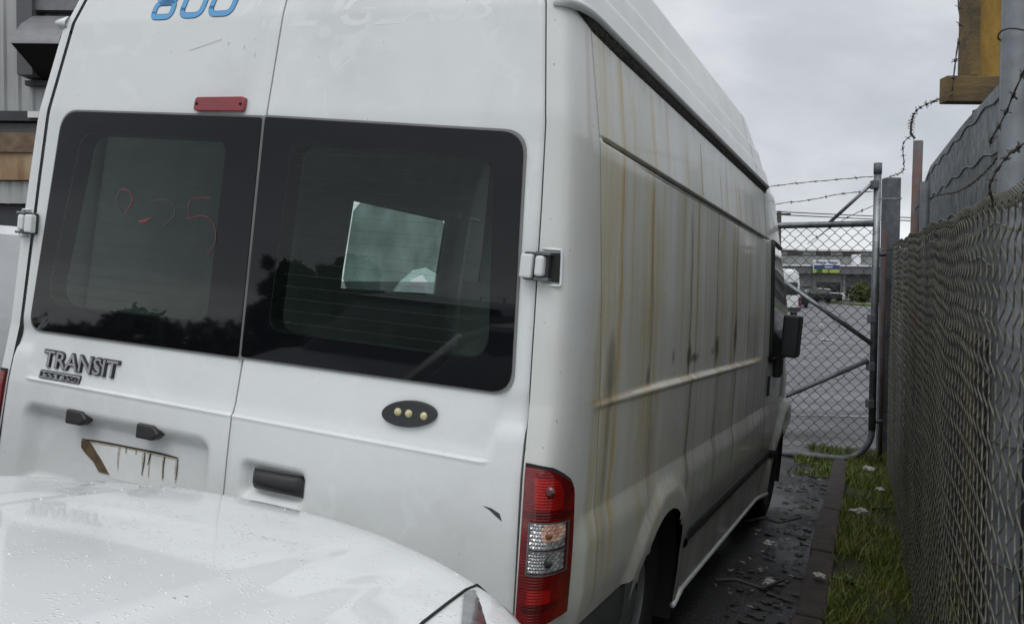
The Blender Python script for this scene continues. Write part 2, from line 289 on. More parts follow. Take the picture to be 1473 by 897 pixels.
# ------------------------------------------------------------------ helpers
def link(name, me, material=None, parent=None, mw=None):
    o = bpy.data.objects.new(name, me); COL.objects.link(o)
    if material is not None and me is not None:
        for mm in (material if isinstance(material, (list, tuple)) else [material]): me.materials.append(mm)
    if parent is not None: o.parent = parent
    if mw is not None: o.matrix_world = mw
    return o
def thing(name, label, cat, mw=None, group=None, loc=None, rz=0):
    o = bpy.data.objects.new(name, None); COL.objects.link(o); o.empty_display_size = .2
    if mw is not None: o.matrix_world = mw
    if loc is not None: o.location = loc; o.rotation_euler = (0, 0, rz)
    return tag(o, label, cat, group)
def tag(o, label, cat, group=None):
    o['label'] = label; o['category'] = cat
    if group: o['group'] = group
    return o
def struct(o): o['kind'] = 'structure'; return o
class MB:
    def __init__(s): s.v = []; s.f = []; s.mi = []; s.sm = []
    def add(s, vs, fs, mi=0, smooth=False):
        o = len(s.v); s.v += [tuple(map(float, p)) for p in vs]
        for f in fs: s.f.append(tuple(i + o for i in f)); s.mi.append(mi); s.sm.append(smooth)
        return s
    def box(s, x0, x1, y0, y1, z0, z1, mi=0):
        vs = [(x, y, z) for z in (z0, z1) for y in (y0, y1) for x in (x0, x1)]
        return s.add(vs, [(0, 2, 3, 1), (4, 5, 7, 6), (0, 1, 5, 4), (2, 6, 7, 3), (0, 4, 6, 2), (1, 3, 7, 5)], mi)
    def grid(s, P, mi=0, smooth=True, close_u=False, flip=False, keep=None):
        P = np.asarray(P, float); nu, nv = P.shape[:2]
        fs = []
        for i in range(nu if close_u else nu - 1):
            for j in range(nv - 1):
                if keep is not None and not keep(i, j): continue
                a, b, c, d = i * nv + j, ((i + 1) % nu) * nv + j, ((i + 1) % nu) * nv + j + 1, i * nv + j + 1
                fs.append((a, d, c, b) if flip else (a, b, c, d))
        return s.add(P.reshape(-1, 3), fs, mi, smooth)
    def tube(s, pts, r, n=8, mi=0, cap=True, smooth=True):
        pts = [np.array(p, float) for p in pts]; rings = []
        up = np.array([0, 0, 1.])
        rr = r if hasattr(r, '__len__') else [r] * len(pts)
        prev = None
        for i, p in enumerate(pts):
            t = _unit(pts[min(i + 1, len(pts) - 1)] - pts[max(i - 1, 0)])
            if prev is None:
                ref = up if abs(t @ up) < .9 else np.array([1., 0, 0])
                a = _unit(np.cross(t, ref))
            else: a = _unit(prev - t * (prev @ t))
            prev = a; b = np.cross(t, a)
            rings.append([p + rr[i] * (math.cos(2 * math.pi * k / n) * a + math.sin(2 * math.pi * k / n) * b) for k in range(n)])
        o = len(s.v); vs = [tuple(q) for ring in rings for q in ring]; fs = []
        for i in range(len(pts) - 1):
            for k in range(n):
                fs.append((i * n + k, i * n + (k + 1) % n, (i + 1) * n + (k + 1) % n, (i + 1) * n + k))
        if cap: fs += [tuple(range(n))[::-1], tuple((len(pts) - 1) * n + k for k in range(n))]
        return s.add(vs, fs, mi, smooth)
    def prism(s, poly, f0, f1, mi=0):
        """poly: list of 2D points; f0/f1 map a 2D point to 3D on the two faces"""
        n = len(poly); vs = [f0(*p) for p in poly] + [f1(*p) for p in poly]
        fs = [tuple(range(n))[::-1], tuple(range(n, 2 * n))] + [(i, (i + 1) % n, n + (i + 1) % n, n + i) for i in range(n)]
        return s.add(vs, fs, mi)
    def build(s, name, material, parent=None, mw=None, fix=True, auto=None):
        me = bpy.data.meshes.new(name); me.from_pydata(s.v, [], s.f)
        me.polygons.foreach_set('material_index', s.mi); me.polygons.foreach_set('use_smooth', s.sm)
        if fix:
            bm = bmesh.new(); bm.from_mesh(me); bmesh.ops.recalc_face_normals(bm, faces=bm.faces); bm.to_mesh(me); bm.free()
        me.update()
        return link(name, me, material, parent, mw)
def bevel(o, w=.01, seg=2):
    bm = bmesh.new(); bm.from_mesh(o.data); bmesh.ops.bevel(bm, geom=bm.edges[:], offset=w, segments=seg, affect='EDGES', profile=.6, clamp_overlap=True); bm.to_mesh(o.data); bm.free(); return o
def sstep(a, b, x): t = np.clip((np.asarray(x, float) - a) / (b - a), 0, 1); return t * t * (3 - 2 * t)
def rrect(pts, rad, n=6):
    """rounded polygon outline"""
    out = []; L = len(pts)
    rads = rad if hasattr(rad, '__len__') else [rad] * L
    for i in range(L):
        p = np.array(pts[i], float); a = np.array(pts[i - 1], float) - p; b = np.array(pts[(i + 1) % L], float) - p
        r = rads[i]
        if r <= 1e-6: out.append(tuple(p)); continue
        a = _unit(a) * r; b = _unit(b) * r
        for k in range(n + 1):
            t = k / n; out.append(tuple(p + a * (1 - t) ** 2 + b * t ** 2))
    return out
def copy_tree(o, parent=None):
    c = o.copy(); COL.objects.link(c)
    if parent is not None: c.parent = parent
    for ch in list(o.children): copy_tree(ch, c)
    return c

# ------------------------------------------------------------------ ground
def clampS(x, a, b): return np.clip(x, a, b)
def gh(x, y):
    """roadside camber falling towards the kerb, level car park beyond the gate"""
    x = np.asarray(x, float); y = np.asarray(y, float)
    h = .335 - .0856 * clampS(x, -3.2, 3.4) - .003 * clampS(y, -5, 9)
    b = sstep(8.2, 12.5, y)
    side = sstep(6.0, 9.0, x)
    return h * (1 - b) * (1 - side)
def lines(lo, hi, step, far):
    a = list(np.arange(lo, hi + 1e-6, step)); s = step
    while a[-1] < far: s *= 1.35; a.append(a[-1] + s)
    s = step
    while a[0] > -far: s *= 1.35; a.insert(0, a[0] - s)
    return np.array(a)
gx = lines(-5, 7, .2, 3000); gy = lines(-6, 13, .2, 3000)
P = np.array([[(x, y, gh(x, y)) for y in gy] for x in gx])
def asphalt():
    M = bpy.data.materials.new('wet_asphalt'); M.use_nodes = True; nt = M.node_tree; b = nt.nodes['Principled BSDF']
    tc = N(nt, 'ShaderNodeTexCoord'); vec = tc.outputs['Object']
    def no(s, d=5, v=None):
        n = N(nt, 'ShaderNodeTexNoise'); n.inputs['Scale'].default_value = s; n.inputs['Detail'].default_value = d; nt.links.new(v or vec, n.inputs['Vector']); return n.outputs[0]
    sp = N(nt, 'ShaderNodeSeparateXYZ'); nt.links.new(vec, sp.inputs[0])
    a = RAMP(nt, no(.35), [(.35, (.009, .009, .009)), (.65, (.019, .018, .018))])
    g = RAMP(nt, no(90, 2), [(.35, .6), (.7, 1.5)])
    a = MIX(nt, 1.0, a, g, 'MULTIPLY')
    lot = RAMP(nt, MA(nt, 'MULTIPLY', MA(nt, 'SUBTRACT', sp.outputs[1], 9.5), .25, clamp=True), [(0, 0.), (1, 1.)])
    mp = N(nt, 'ShaderNodeMapping'); mp.inputs['Scale'].default_value = (.12, .8, 1); mp.inputs['Rotation'].default_value = (0, 0, R(8)); nt.links.new(vec, mp.inputs[0])
    band = RAMP(nt, no(1.2, 6, mp.outputs[0]), [(.40, (.035, .033, .042)), (.62, (.100, .096, .112))])
    c = MIX(nt, lot, a, MIX(nt, .5, band, g, 'MULTIPLY'))
    nt.links.new(c, b.inputs['Base Color'])
    w = RAMP(nt, no(.9, 4), [(.40, .40), (.60, .75)])
    nt.links.new(MIX(nt, lot, w, (.42, .42, .42)), b.inputs['Roughness'])
    bp = N(nt, 'ShaderNodeBump'); bp.inputs['Strength'].default_value = .5; bp.inputs['Distance'].default_value = .008
    nt.links.new(no(70, 3), bp.inputs['Height']); nt.links.new(bp.outputs[0], b.inputs['Normal'])
    return M
mb = MB(); mb.grid(P, smooth=True, flip=False)
g_o = struct(mb.build('ground', asphalt()))
# painted bay lines in the car park, each a sheet lying on the asphalt
line_m = mat('worn_white_paint', (.26, .26, .26), .6, col2=(.08, .08, .085), cscale=6)
def strip(x0, y0, x1, y1, w, name='bay_line'):
    d = _unit(np.array([x1 - x0, y1 - y0])); n = np.array([-d[1], d[0]]) * w / 2; mb = MB(); k = 12; P = []
    for i in range(k + 1):
        c = np.array([x0, y0]) + (np.array([x1, y1]) - (x0, y0)) * i / k
        P.append([(*(c + n), float(gh(*(c + n))) + .006), (*(c - n), float(gh(*(c - n))) + .006)])
    mb.grid(P); return struct(mb.build(name, line_m))
strip(-3, 12.6, 8, 11.6, .12); strip(-3, 17.5, 12, 16.2, .14); strip(-2, 27, 22, 25, .16); strip(0, 40, 30, 38, .2); strip(6, 56, 34, 55, .22); strip(8, 70, 44, 69, .25)
for i in range(6): strip(9 + i * 3.2, 56, 10.5 + i * 3.2, 62, .15)

# ------------------------------------------------------------------ THE VAN
van = thing('panel_van', 'tall white panel van seen from behind, rust streaked side, in front of the bonnet', 'van', van_matrix())
ZX = lambda t, z: np.interp(z, [a for a, _ in t], [b for _, b in t])
SXT = [(-1.25, .965), (-.8, .993), (-.47, .990), (-.28, .986), (0, .972), (.38, .942), (.70, .892), (.715, .872), (.835, .838), (.848, .822), (.94, .796), (.953, .780), (1.105, .73), (1.17, .60), (1.20, .35), (1.205, 0)]
XGT = [(-1.2, .925), (-.79, .923), (-.42, .903), (-.18, .892), (.2, .876), (.4, .865), (.7, .822), (.95, .745), (1.10, .66), (1.17, .5), (1.205, 0)]
YRT = [(-1.2, -.05), (-.9, -.04), (-.45, -.02), (-.28, 0), (.42, .013), (.7, .045), (1.1, .14), (1.205, .3)]
yr = lambda z: float(ZX(YRT, z))
def corner_pt(th, z, off=0.):
    """rounded rear corner: th 0 at the door gap, 1 where the flat flank begins"""
    xg, xs = float(ZX(XGT, z)), float(ZX(SXT, z)); ry = .14 + .08 * max(0, -z)
    a = th * math.pi / 2
    s_, c_ = math.sin(a) ** .78, max(0., math.cos(a))
    nx, ny = math.sin(a), -math.cos(a)
    return (xg + (xs - xg) * s_ + off * nx, yr(z) + ry * (1 - c_) ** 1.55 + off * ny, z + GZ)
ARCH = (1.07, -1.10, .375)
ARCH2 = (4.37, -1.10, .40)
def flank_x(y, z):
    x = float(ZX(SXT, z)); 
    # inset panel between the two side creases
    ins = sstep(.26, 1.0, y) * (1 - sstep(3.17, 3.23, y))
    a = np.clip((z + .289) / .012, 0, 1) * np.clip((.400 - z) / .010, 0, 1)
    x -= .015 * a * ins
    # groove along the upper crease
    g = max(0, 1 - abs(z - .400) / .007); x -= .014 * g * sstep(.22, .26, y) * (1 - sstep(3.3, 3.36, y))
    # lower ledge lip
    x += .006 * max(0, 1 - abs(z + .295) / .012) * sstep(.22, .26, y) * (1 - sstep(3.0, 3.1, y))
    # shoulder: the lower flank stands proud
    x += .016 * float(np.clip((-.578 - z) / .07, 0, 1)) - .018 * sstep(-.74, -1.0, z)
    for (ay, az, r), s in ((ARCH, .018), (ARCH2, .035)):
        d = math.hypot(y - ay, z - az)
        x += s * (1 - sstep(r + .075, r + .105, d))
    # front wing bulge and nose taper
    x += .025 * sstep(-.30, -.50, z) * sstep(4.1, 4.7, y) * (1 - sstep(4.9, 5.15, y)) 
    x -= .30 * max(0, (y - 4.2) / 1.0) ** 2.4
    x -= .05 * sstep(3.4, 4.6, y) * sstep(-.2, .5, z) * (1 - sstep(1.0, 1.1, z))
    return x
YFT = [(-1.25, 5.12), (-.6, 5.2), (-.3, 5.05), (-.17, 4.80), (.0, 4.62), (.4, 4.18), (.7, 3.85), (.95, 3.55), (1.105, 3.34), (1.205, 3.0)]
yf = lambda z: float(ZX(YFT, z))
zs = [-1.19, -1.14]; zs += list(np.arange(-1.10, -.31, .025)) + [-.573, -.580, -.587, -.594, -.601]; zs += [-.312, -.307, -.30, -.294, -.289, -.286, -.282, -.277, -.27]; zs += list(np.arange(-.25, .38, .025))
zs += [.385, .388, .391, .394, .397, .400, .403, .407, .412, .42]; zs += list(np.arange(.44, .70, .03)) + [.70, .715, .74, .78, .82, .835, .841, .848, .855, .88, .92, .94, .946, .953, .96, .985, 1.03, 1.07, 1.09, 1.105, 1.125, 1.15, 1.17, 1.185, 1.20, 1.205]
zs = sorted(set(round(z, 4) for z in zs))
ths = list(np.linspace(0, 1, 17))
ys = list(np.arange(.30, 3.2, .035)) + list(np.arange(3.24, 5.2, .035))
def build_shell(side):
    P = []; snapped = {}
    cols = [('c', t) for t in ths] + [('y', y) for y in ys]
    for k, v in cols:
        row = []
        for z in zs:
            if k == 'c': p = corner_pt(v, z)
            else:
                y0 = yr(z) + .14 + .08 * max(0, -z)
                yy = v
                if v > 3.2: yy = 3.2 + (v - 3.2) / (ys[-1] - 3.2) * (yf(z) - 3.2)
                else: yy = y0 + (v - .27) / (3.2 - .27) * (3.2 - y0) if v < 3.2 else v
                zz = z
                for ay, az, r in (ARCH, ARCH2):           # pull the grid on to the arch edge
                    d = math.hypot(yy - ay, z - az)
                    if r - .024 < d < r + .014 and z > -1.15: yy = ay + (yy - ay) * r / d; zz = az + (z - az) * r / d
                p = (flank_x(yy, zz), yy, zz + GZ)
                if z > 1.11: p = (float(ZX(SXT, z)), yy, z + GZ)
            row.append((p[0] * side, p[1], p[2]))
        P.append(row)
    P = np.array(P)
    def keep(i, j):
        c = (P[i, j] + P[i + 1, j] + P[i + 1, j + 1] + P[i, j + 1]) / 4
        for ay, az, r in (ARCH, ARCH2):
            if math.hypot(c[1] - ay, c[2] - GZ - az) < r - .004: return False
            if c[2] - GZ < -1.12 and abs(c[1] - ay) < r - .01: return False
        if c[2] - GZ < -.865 and c[1] < .70: return False      # bumper corner starts here
        if side < 0 and 1.87 < c[1] < 2.85 and -.10 < c[2] - GZ < .35: return False     # side door window
        return True
    return P, keep
PR, kr = build_shell(1); PL, kl = build_shell(-1)
mb = MB(); mb.grid(PR, keep=kr, flip=False)
body = mb.build('body_side', side_mat, van, fix=False)
body['label'] = 'right side body with rust and algae streaks'
mb = MB(); mb.grid(PL, keep=kl, flip=True); mb.build('body_side', door_paint, van, fix=False)
# front panel below the windscreen, front of roof
mb = MB(); rows = [z for z in zs if z < -.16]; nx = 16; Pf = []
for z in rows:
    w = PR[-1][zs.index(z)][0]; Pf.append([(w * t, yf(z) + .10 * (1 - t * t), z + GZ) for t in np.linspace(-1, 1, nx)])
mb.grid(Pf); mb.build('front_panel', door_paint, van)
mb = MB(); rows = [z for z in zs if z < -.15 and z > -.2] + [z for z in zs if -.16 < z < .75]; Pf = []
for z in rows:
    w = PR[-1][zs.index(z)][0]; Pf.append([(w * t, yf(z) + .10 * (1 - t * t), z + GZ) for t in np.linspace(-1, 1, nx)])
mb.grid(Pf); mb.build('windscreen', screen_glass, van)
mb = MB(); rows = [z for z in zs if z > .72]; Pf = []
for z in rows:
    w = PR[-1][zs.index(z)][0]; Pf.append([(w * t, yf(z) + .10 * (1 - t * t) * (1 - sstep(1.0, 1.2, z)), z + GZ) for t in np.linspace(-1, 1, nx)])
mb.grid(Pf); mb.build('roof_front', door_paint, van)
# door aperture and cargo hold lining
lining = mat('cargo_lining', (.70, .74, .71), .8, vary=.1); floor_m = mat('cargo_floor', (.10, .09, .075), .8, vary=.2)
mb = MB()
zt = np.linspace(-.80, 1.02, 14)
for s in (-1, 1):
    Pi = [[(s * (float(ZX(SXT, z)) - .05), y, z + GZ) for z in zt] for y in np.linspace(.28, 3.1, 24)]
    Pi = np.array(Pi)
    mb.grid(Pi, smooth=False, keep=(lambda i, j: not (s < 0 and 1.80 < Pi[i, j, 1] + .06 < 2.92 and -.18 < Pi[i, j, 2] - GZ + .07 < .42)))
mb.add([(-.72, .28, 1.02 + GZ), (.72, .28, 1.02 + GZ), (.72, 3.1, 1.02 + GZ), (-.72, 3.1, 1.02 + GZ)], [(0, 1, 2, 3)])
mb.build('cargo_lining', lining, van)
MB().box(-.93, .93, .15, 3.12, -.84 + GZ, -.80 + GZ).build('cargo_floor', floor_m, van)
# bulkhead with an upper opening behind the seats
mb = MB(); mb.box(-.90, .90, 3.10, 3.13, -.8 + GZ, .0 + GZ); mb.box(-.78, -.45, 3.10, 3.13, .0 + GZ, .80 + GZ); mb.box(.35, .78, 3.10, 3.13, .0 + GZ, .80 + GZ); mb.box(-.45, .35, 3.10, 3.13, .42 + GZ, .80 + GZ)
mb.build('bulkhead', lining, van)
# two bulky things left inside: dark seat backs in the cab
for sx_ in (-.5, .5):
    o = MB().box(sx_ - .25, sx_ + .25, 3.35, 3.5, -.5 + GZ, .12 + GZ).build('seat', black_plastic, van); bevel(o, .05, 3)
# dark aperture frame behind the door gaps
mb = MB(); zz_ = [z for z in zs if z <= 1.0]
for s in (-1, 1):
    mb.grid([[(s * (float(ZX(XGT, z)) - .05), yr(z) + .035, z + GZ) for z in zz_], [(s * (float(ZX(XGT, z)) + .006), yr(z) + .020, z + GZ) for z in zz_]], smooth=False)
mb.grid([[(-.012, yr(z) + .03, z + GZ) for z in zz_], [(.035, yr(z) + .03, z + GZ) for z in zz_]], smooth=False)
mb.build('door_seal', rubber, van)

# ---- rear doors
def door_y(x, z):
    y = yr(z)
    xl, xr = -.82, .822
    ed = sstep(xl - .004, xl + .012, x) * (1 - sstep(xr - .012, xr + .004, x))
    # crease: panel below stands 9 mm proud of the one above
    zc_ = -.434 + .09 * sstep(.795, .825, abs(x)) ** 2
    y -= .007 * sstep(zc_ + .004, zc_ - .004, z) * (1 - .75 * sstep(-.50, -.75, z))
    y -= .004 * sstep(zc_+.03, zc_+.002, z) * sstep(zc_-.012, zc_-.002, z)
    y += .008 * sstep(.80, .83, abs(x)) * sstep(-.25, -.30, z) * sstep(zc_-.03, zc_+.0, z)
    # shallow dish round the glass
    if x < .012:   # number plate recess
        dx_ = min(x + .815, -.045 - x); dz_ = (-.500 - .010 * (1 if x < -.1 else 1)) - z
        r = .05; a = max(0., r - dx_); b = max(0., r - dz_); d = r - math.hypot(a, b) if (dx_ > 0 and dz_ > 0) else -1
        y += .042 * sstep(0, .042, d) * sstep(-.78, -.74, z)
    else:
        dx_ = min(x - .065, .288 - x); dz_ = min(-.550 - z, z + .655)
        r = .025; a = max(0., r - dx_); b = max(0., r - dz_); d = r - math.hypot(a, b) if (dx_ > 0 and dz_ > 0) else -1
        y += .030 * sstep(0, .022, d)
    return y
def build_door(left):
    zr = sorted(set(list(np.round(np.arange(-.90, 1.06, .0125), 4)) + [-.431, -.434, -.437, -.44, -.427, -.446, -.423]))
    hole = (-.80, -.092, -.215, .362) if left else (.085, .795, -.205, .352)
    P = []; nU = 84
    for k in range(nU + 1):
        t = k / nU; row = []
        for z in zr:
            xg = float(ZX(XGT, z)) - .006
            a, b = (-xg, .0095) if left else (.0145, xg)
            x = a + (b - a) * t
            y = door_y(x, z)
            e = min(x - a, b - x); y += .006 * (1 - min(1, e / .008)) ** 2
            row.append((x, y, z + GZ))
        P.append(row)
    P = np.array(P)
    def keep(i, j):
        c = (P[i, j] + P[i + 1, j + 1]) / 2
        return not (hole[0] < c[0] < hole[1] and hole[2] < c[2] - GZ < hole[3])
    mb = MB(); mb.grid(P, keep=keep)
    # returned edge at the gap
    for k in (0, nU):
        e = P[k]; mb.grid([[tuple(p) for p in e], [(p[0], p[1] + .028, p[2]) for p in e]], smooth=False)
    return mb.build('rear_door', door_paint, van, fix=False)
dL = build_door(True); dR = build_door(False)
dL['label'] = 'left rear door with plate recess and model badge'; dR['label'] = 'right rear door with oval lamp and handle'
def pane(door, outer, inner, orad, irad, seal_open):
    n = 8
    o_ = rrect(outer, orad, n); i_ = rrect(inner, irad, n)
    Yo = lambda z, d: yr(z) - d
    mb = MB(); L = len(o_)
    vs = [(x, Yo(z, .008), z + GZ) for x, z in o_] + [(x, Yo(z, .008), z + GZ) for x, z in i_] + [(x, Yo(z, -.004), z + GZ) for x, z in o_]
    fs = [(k, (k + 1) % L, L + (k + 1) % L, L + k) for k in range(L)] + [(k, 2 * L + k, 2 * L + (k + 1) % L, (k + 1) % L) for k in range(L)]
    mb.add(vs, fs); w = mb.build('window_border', frit_m, door)
    mb = MB(); vs = [(x, Yo(z, .008), z + GZ) for x, z in i_]; mb.add(vs, [tuple(range(L))])
    g = mb.build('window_glass', rear_glass, door, fix=False)
    if g.data.polygons[0].normal.y > 0: g.data.flip_normals()
    # thin pale rubber lip around it
    c = np.mean(o_, axis=0); big = []
    for (x, z) in o_:
        dx, dz = x - c[0], z - c[1]; big.append((x + .0065 * np.sign(dx) * (abs(dx) > .0), z + .0065 * np.sign(dz)))
    mb = MB(); vs = [(x, Yo(z, .0045), z + GZ) for x, z in big] + [(x, Yo(z, .0045), z + GZ) for x, z in o_] + [(x, Yo(z, -.006), z + GZ) for x, z in big]
    mb.add(vs, fs); mb.build('window_seal', mat('grey_window_seal', (.20, .205, .205), .6, vary=.15), door)
    # door shell edge in the opening, dark trim seen through glass
    mb = MB(); vs = [(x, Yo(z, .005), z + GZ) for x, z in i_] + [(x, Yo(z, -.05), z + GZ) for x, z in i_]
    mb.add(vs, [(k, (k + 1) % L, L + (k + 1) % L, L + k) for k in range(L)]); mb.build('window_reveal', black_plastic, door, fix=False)
pane(dR, [(.018, .402), (.812, .372), (.846, -.264), (-.002 + .018, -.272)], [(.118, .333), (.738, .306), (.778, -.19), (.100, -.19)], [.008, .06, .06, .008], [.05, .06, .07, .05], .0)
pane(dL, [(-.782, .412), (.006, .400), (.006, -.274), (-.842, -.284)], [(-.690, .345), (-.110, .336), (-.120, -.19), (-.775, -.20)], [.07, .008, .008, .06], [.05, .05, .05, .09], .0)
def flat(name, poly, door, material, th=.0015, ybase=None, parent_y=None, lift=.0):
    f = ybase or (lambda x, z: door_y(x, z))
    mb = MB(); mb.prism(poly, lambda x, z: (x, f(x, z) - lift, z + GZ), lambda x, z: (x, f(x, z) - lift - th, z + GZ)); return mb.build(name, material, door)
def ribbon(name, strokes, w, door, material, th=.0008, ybase=None, lift=.0006, smooth_n=3):
    f = ybase or (lambda x, z: door_y(x, z)); mb = MB()
    for st in strokes:
        pts = [np.array(p[:2]) for p in st]; ww = [p[2] if len(p) > 2 else w for p in st]
        for _ in range(smooth_n - 1):
            q = [pts[0]]; qw = [ww[0]]
            for i in range(len(pts) - 1):
                q += [pts[i] * .75 + pts[i + 1] * .25, pts[i] * .25 + pts[i + 1] * .75]; qw += [ww[i] * .75 + ww[i + 1] * .25, ww[i] * .25 + ww[i + 1] * .75]
            pts = q + [pts[-1]]; ww = qw + [ww[-1]]
        L_, R_ = [], []
        for i, p in enumerate(pts):
            t = _unit(pts[min(i + 1, len(pts) - 1)] - pts[max(i - 1, 0)]); n = np.array([-t[1], t[0]]) * ww[i] / 2
            a, b = p + n, p - n
            L_.append((a[0], f(*a) - lift - th, a[1] + GZ)); R_.append((b[0], f(*b) - lift - th, b[1] + GZ))
        mb.grid([L_, R_], smooth=False)
    return mb.build(name, material, door)
gly = lambda x, z: yr(z) - .0085
# red marker scrawl on the left pane
ribbon('marker_writing', [[(-.503, .176), (-.476, .178), (-.454, .164), (-.448, .144), (-.46, .12), (-.474, .102)], [(-.412, .083, .006), (-.39, .087, .007), (-.366, .097, .003)]], .0024, dL, chalk_m, ybase=gly)
pale_red = mat('faded_red_marker', (.11, .06, .07), .6)
for st_ in ([(-.474, .102), (-.507, .121), (-.516, .147), (-.503, .176)], [(-.372, .142), (-.349, .152), (-.315, .156), (-.287, .145), (-.275, .123), (-.284, .10), (-.317, .073)]): ribbon('marker_writing', [st_], .0022, dL, pale_red, ybase=gly)
ribbon('marker_writing', [[(-.147, .166), (-.184, .168), (-.22, .162), (-.229, .142), (-.224, .099), (-.192, .113), (-.156, .115), (-.129, .097), (-.114, .066), (-.114, .035), (-.139, .006)]], .0019, dL, mat('thin_red_marker', (.30, .05, .07), .6, col2=(.09, .03, .04), cscale=50), ybase=gly)
# heater wires: fine lines across the clear glass
for (door, x0, x1) in ((dL, -.74, -.13), (dR, .12, .75)):
    ribbon('heater_wire', [[(x0 + .02, z), (x1 - .01, z)] for z in np.arange(-.16, .31, .033)], .0006, door, mat('heater_wire', (.03, .032, .03), .7), ybase=lambda x, z: yr(z) - .0078, lift=.0, smooth_n=1)
# high brake light
o = flat('brake_light', rrect([(-.241, .457), (-.058, .459), (-.058, .415), (-.241, .415)], .012, 4), dL, lens_mat('brake_lens', (.20, .008, .012), (.30, .012, .016)), .014); bevel(o, .003, 2)
for x in (-.231, -.070): flat('screw', [(x + .005 * math.cos(a), .437 + .005 * math.sin(a)) for a in np.linspace(0, 6.283, 9)[:-1]], o, dark_void, .0155)
# badges
def text(name, s, x0, x1, zc, h, parent, material, ext=.003, off=.0, shear=0., ybase=None, slope=0.):
    cu = bpy.data.curves.new(name, 'FONT'); cu.body = s; cu.size = 1; cu.extrude = ext; cu.offset = off; cu.align_x = 'LEFT'; cu.shear = shear; cu.resolution_u = 3
    tmp = bpy.data.objects.new('tmp', cu); COL.objects.link(tmp); bpy.context.view_layer.update()
    me = bpy.data.meshes.new_from_object(tmp); bpy.data.objects.remove(tmp); bpy.data.curves.remove(cu)
    co = np.empty(len(me.vertices) * 3); me.vertices.foreach_get('co', co); co = co.reshape(-1, 3)
    a, b = co[:, 0].min(), co[:, 0].max(); c, d = co[:, 1].min(), co[:, 1].max()
    X = x0 + (co[:, 0] - a) / (b - a) * (x1 - x0); Z = zc + ((co[:, 1] - c) / (d - c) - .5) * h + slope * (X - x0)
    Y = np.array([(ybase or door_y)(x, z) for x, z in zip(X, Z)]) - ext - co[:, 2]
    me.vertices.foreach_set('co', np.stack([X, Y, Z + GZ], 1).ravel()); me.update(); me.name = name
    return link(name, me, material, parent)
dark_edge = mat('badge_dark_edge', (.03, .03, .032), .4)
text('badge', 'TRANSIT', -.757, -.432, -.366, .056, dL, dark_edge, .003, .045)
text('badge_letters', 'TRANSIT', -.752, -.437, -.366, .050, dL, chrome, .0042, .003)
flat('badge_plate', rrect([(-.760, -.404), (-.583, -.402), (-.583, -.427), (-.760, -.429)], .004, 3), dL, dark_edge, .004)
flat('badge_plate', rrect([(-.757, -.4065), (-.586, -.4045), (-.586, -.4245), (-.757, -.4265)], .003, 3), dL, chrome, .0052)
text('badge_letters', '155T350', -.752, -.591, -.4155, .0145, dL, dark_edge, .0032, .004, ybase=lambda x, z: yr(z) - .0045)
# number plate lamps and torn sticker in the recess
for x in (-.569, -.278):
    o = flat('plate_lamp', [(x - .043, -.506), (x + .022, -.506), (x + .046, -.528), (x + .022, -.550), (x - .043, -.550)], dL, black_plastic, .038, ybase=lambda a, b: yr(b) + .02); bevel(o, .008, 3)
rec = lambda x, z: door_y(-.4, -.65) - .004 * 0
white_tape = mat('white_sticker', (.74, .75, .73), .5, vary=.08)
flat('sticker', [(-.585, -.603), (-.198, -.597), (-.192, -.70), (-.45, -.70)], dL, white_tape, .0012, ybase=door_y)
ribbon('mud_stain', [[(-.59, -.604, .010), (-.50, -.600, .012), (-.37, -.597, .009), (-.26, -.598, .014), (-.195, -.599, .008)]], .01, dL, mat('mud_stain', (.34, .30, .21), .8, col2=(.55, .54, .48), cscale=50), lift=.0014)
for x_ in (-.33, -.305, -.25, -.20, -.43): ribbon('mud_stain', [[(x_, -.60, .010), (x_ - .002, -.63, .007), (x_ + .002, -.672, .003)]], .01, dL, MATS['mud_stain'], lift=.0016)
ribbon('sticker_tear', [[(-.588, -.603, .004), (-.516, -.597, .006), (-.373, -.595, .005), (-.261, -.594, .007), (-.198, -.596, .004)], [(-.326, -.600, .003), (-.324, -.63, .004), (-.331, -.668, .003)], [(-.302, -.600, .004), (-.306, -.62, .005), (-.311, -.636, .002)], [(-.247, -.600, .005), (-.249, -.63, .003), (-.247, -.665, .004)], [(-.198, -.599, .003), (-.195, -.63, .004), (-.197, -.66, .003)], [(-.40, -.598, .002), (-.402, -.615, .003)], [(-.36, -.598, .002), (-.361, -.612, .003)]], .004, dL, mat('dried_mud', (.05, .038, .022), .8), lift=.0022)
flat('sticker_tear', [(-.590, -.607), (-.556, -.603), (-.500, -.652), (-.462, -.690), (-.505, -.690), (-.532, -.662), (-.565, -.645), (-.588, -.628)], dL, tear_m, .002, lift=.0012)
# oval lamp with three LEDs
ov = [(.5755 + .079 * math.cos(a), -.351 + .034 * math.sin(a) + .008 * math.cos(a)) for a in np.linspace(0, 2 * math.pi, 37)[:-1]]
o = flat('oval_lamp', ov, dR, black_plastic, .012); bevel(o, .003, 2)
for x in (.545, .577, .621):
    mbm = MB(); ring = [[(x + r * math.cos(a), yr(-.35) - .012 - h, -.350 + r * math.sin(a) + GZ) for r, h in ((.0105, 0), (.0095, .003), (.006, .006), (.0005, .007))] for a in np.linspace(0, 2 * math.pi, 15)[:-1]]
    mbm.grid(ring, close_u=True); mbm.build('led', led_m, o)
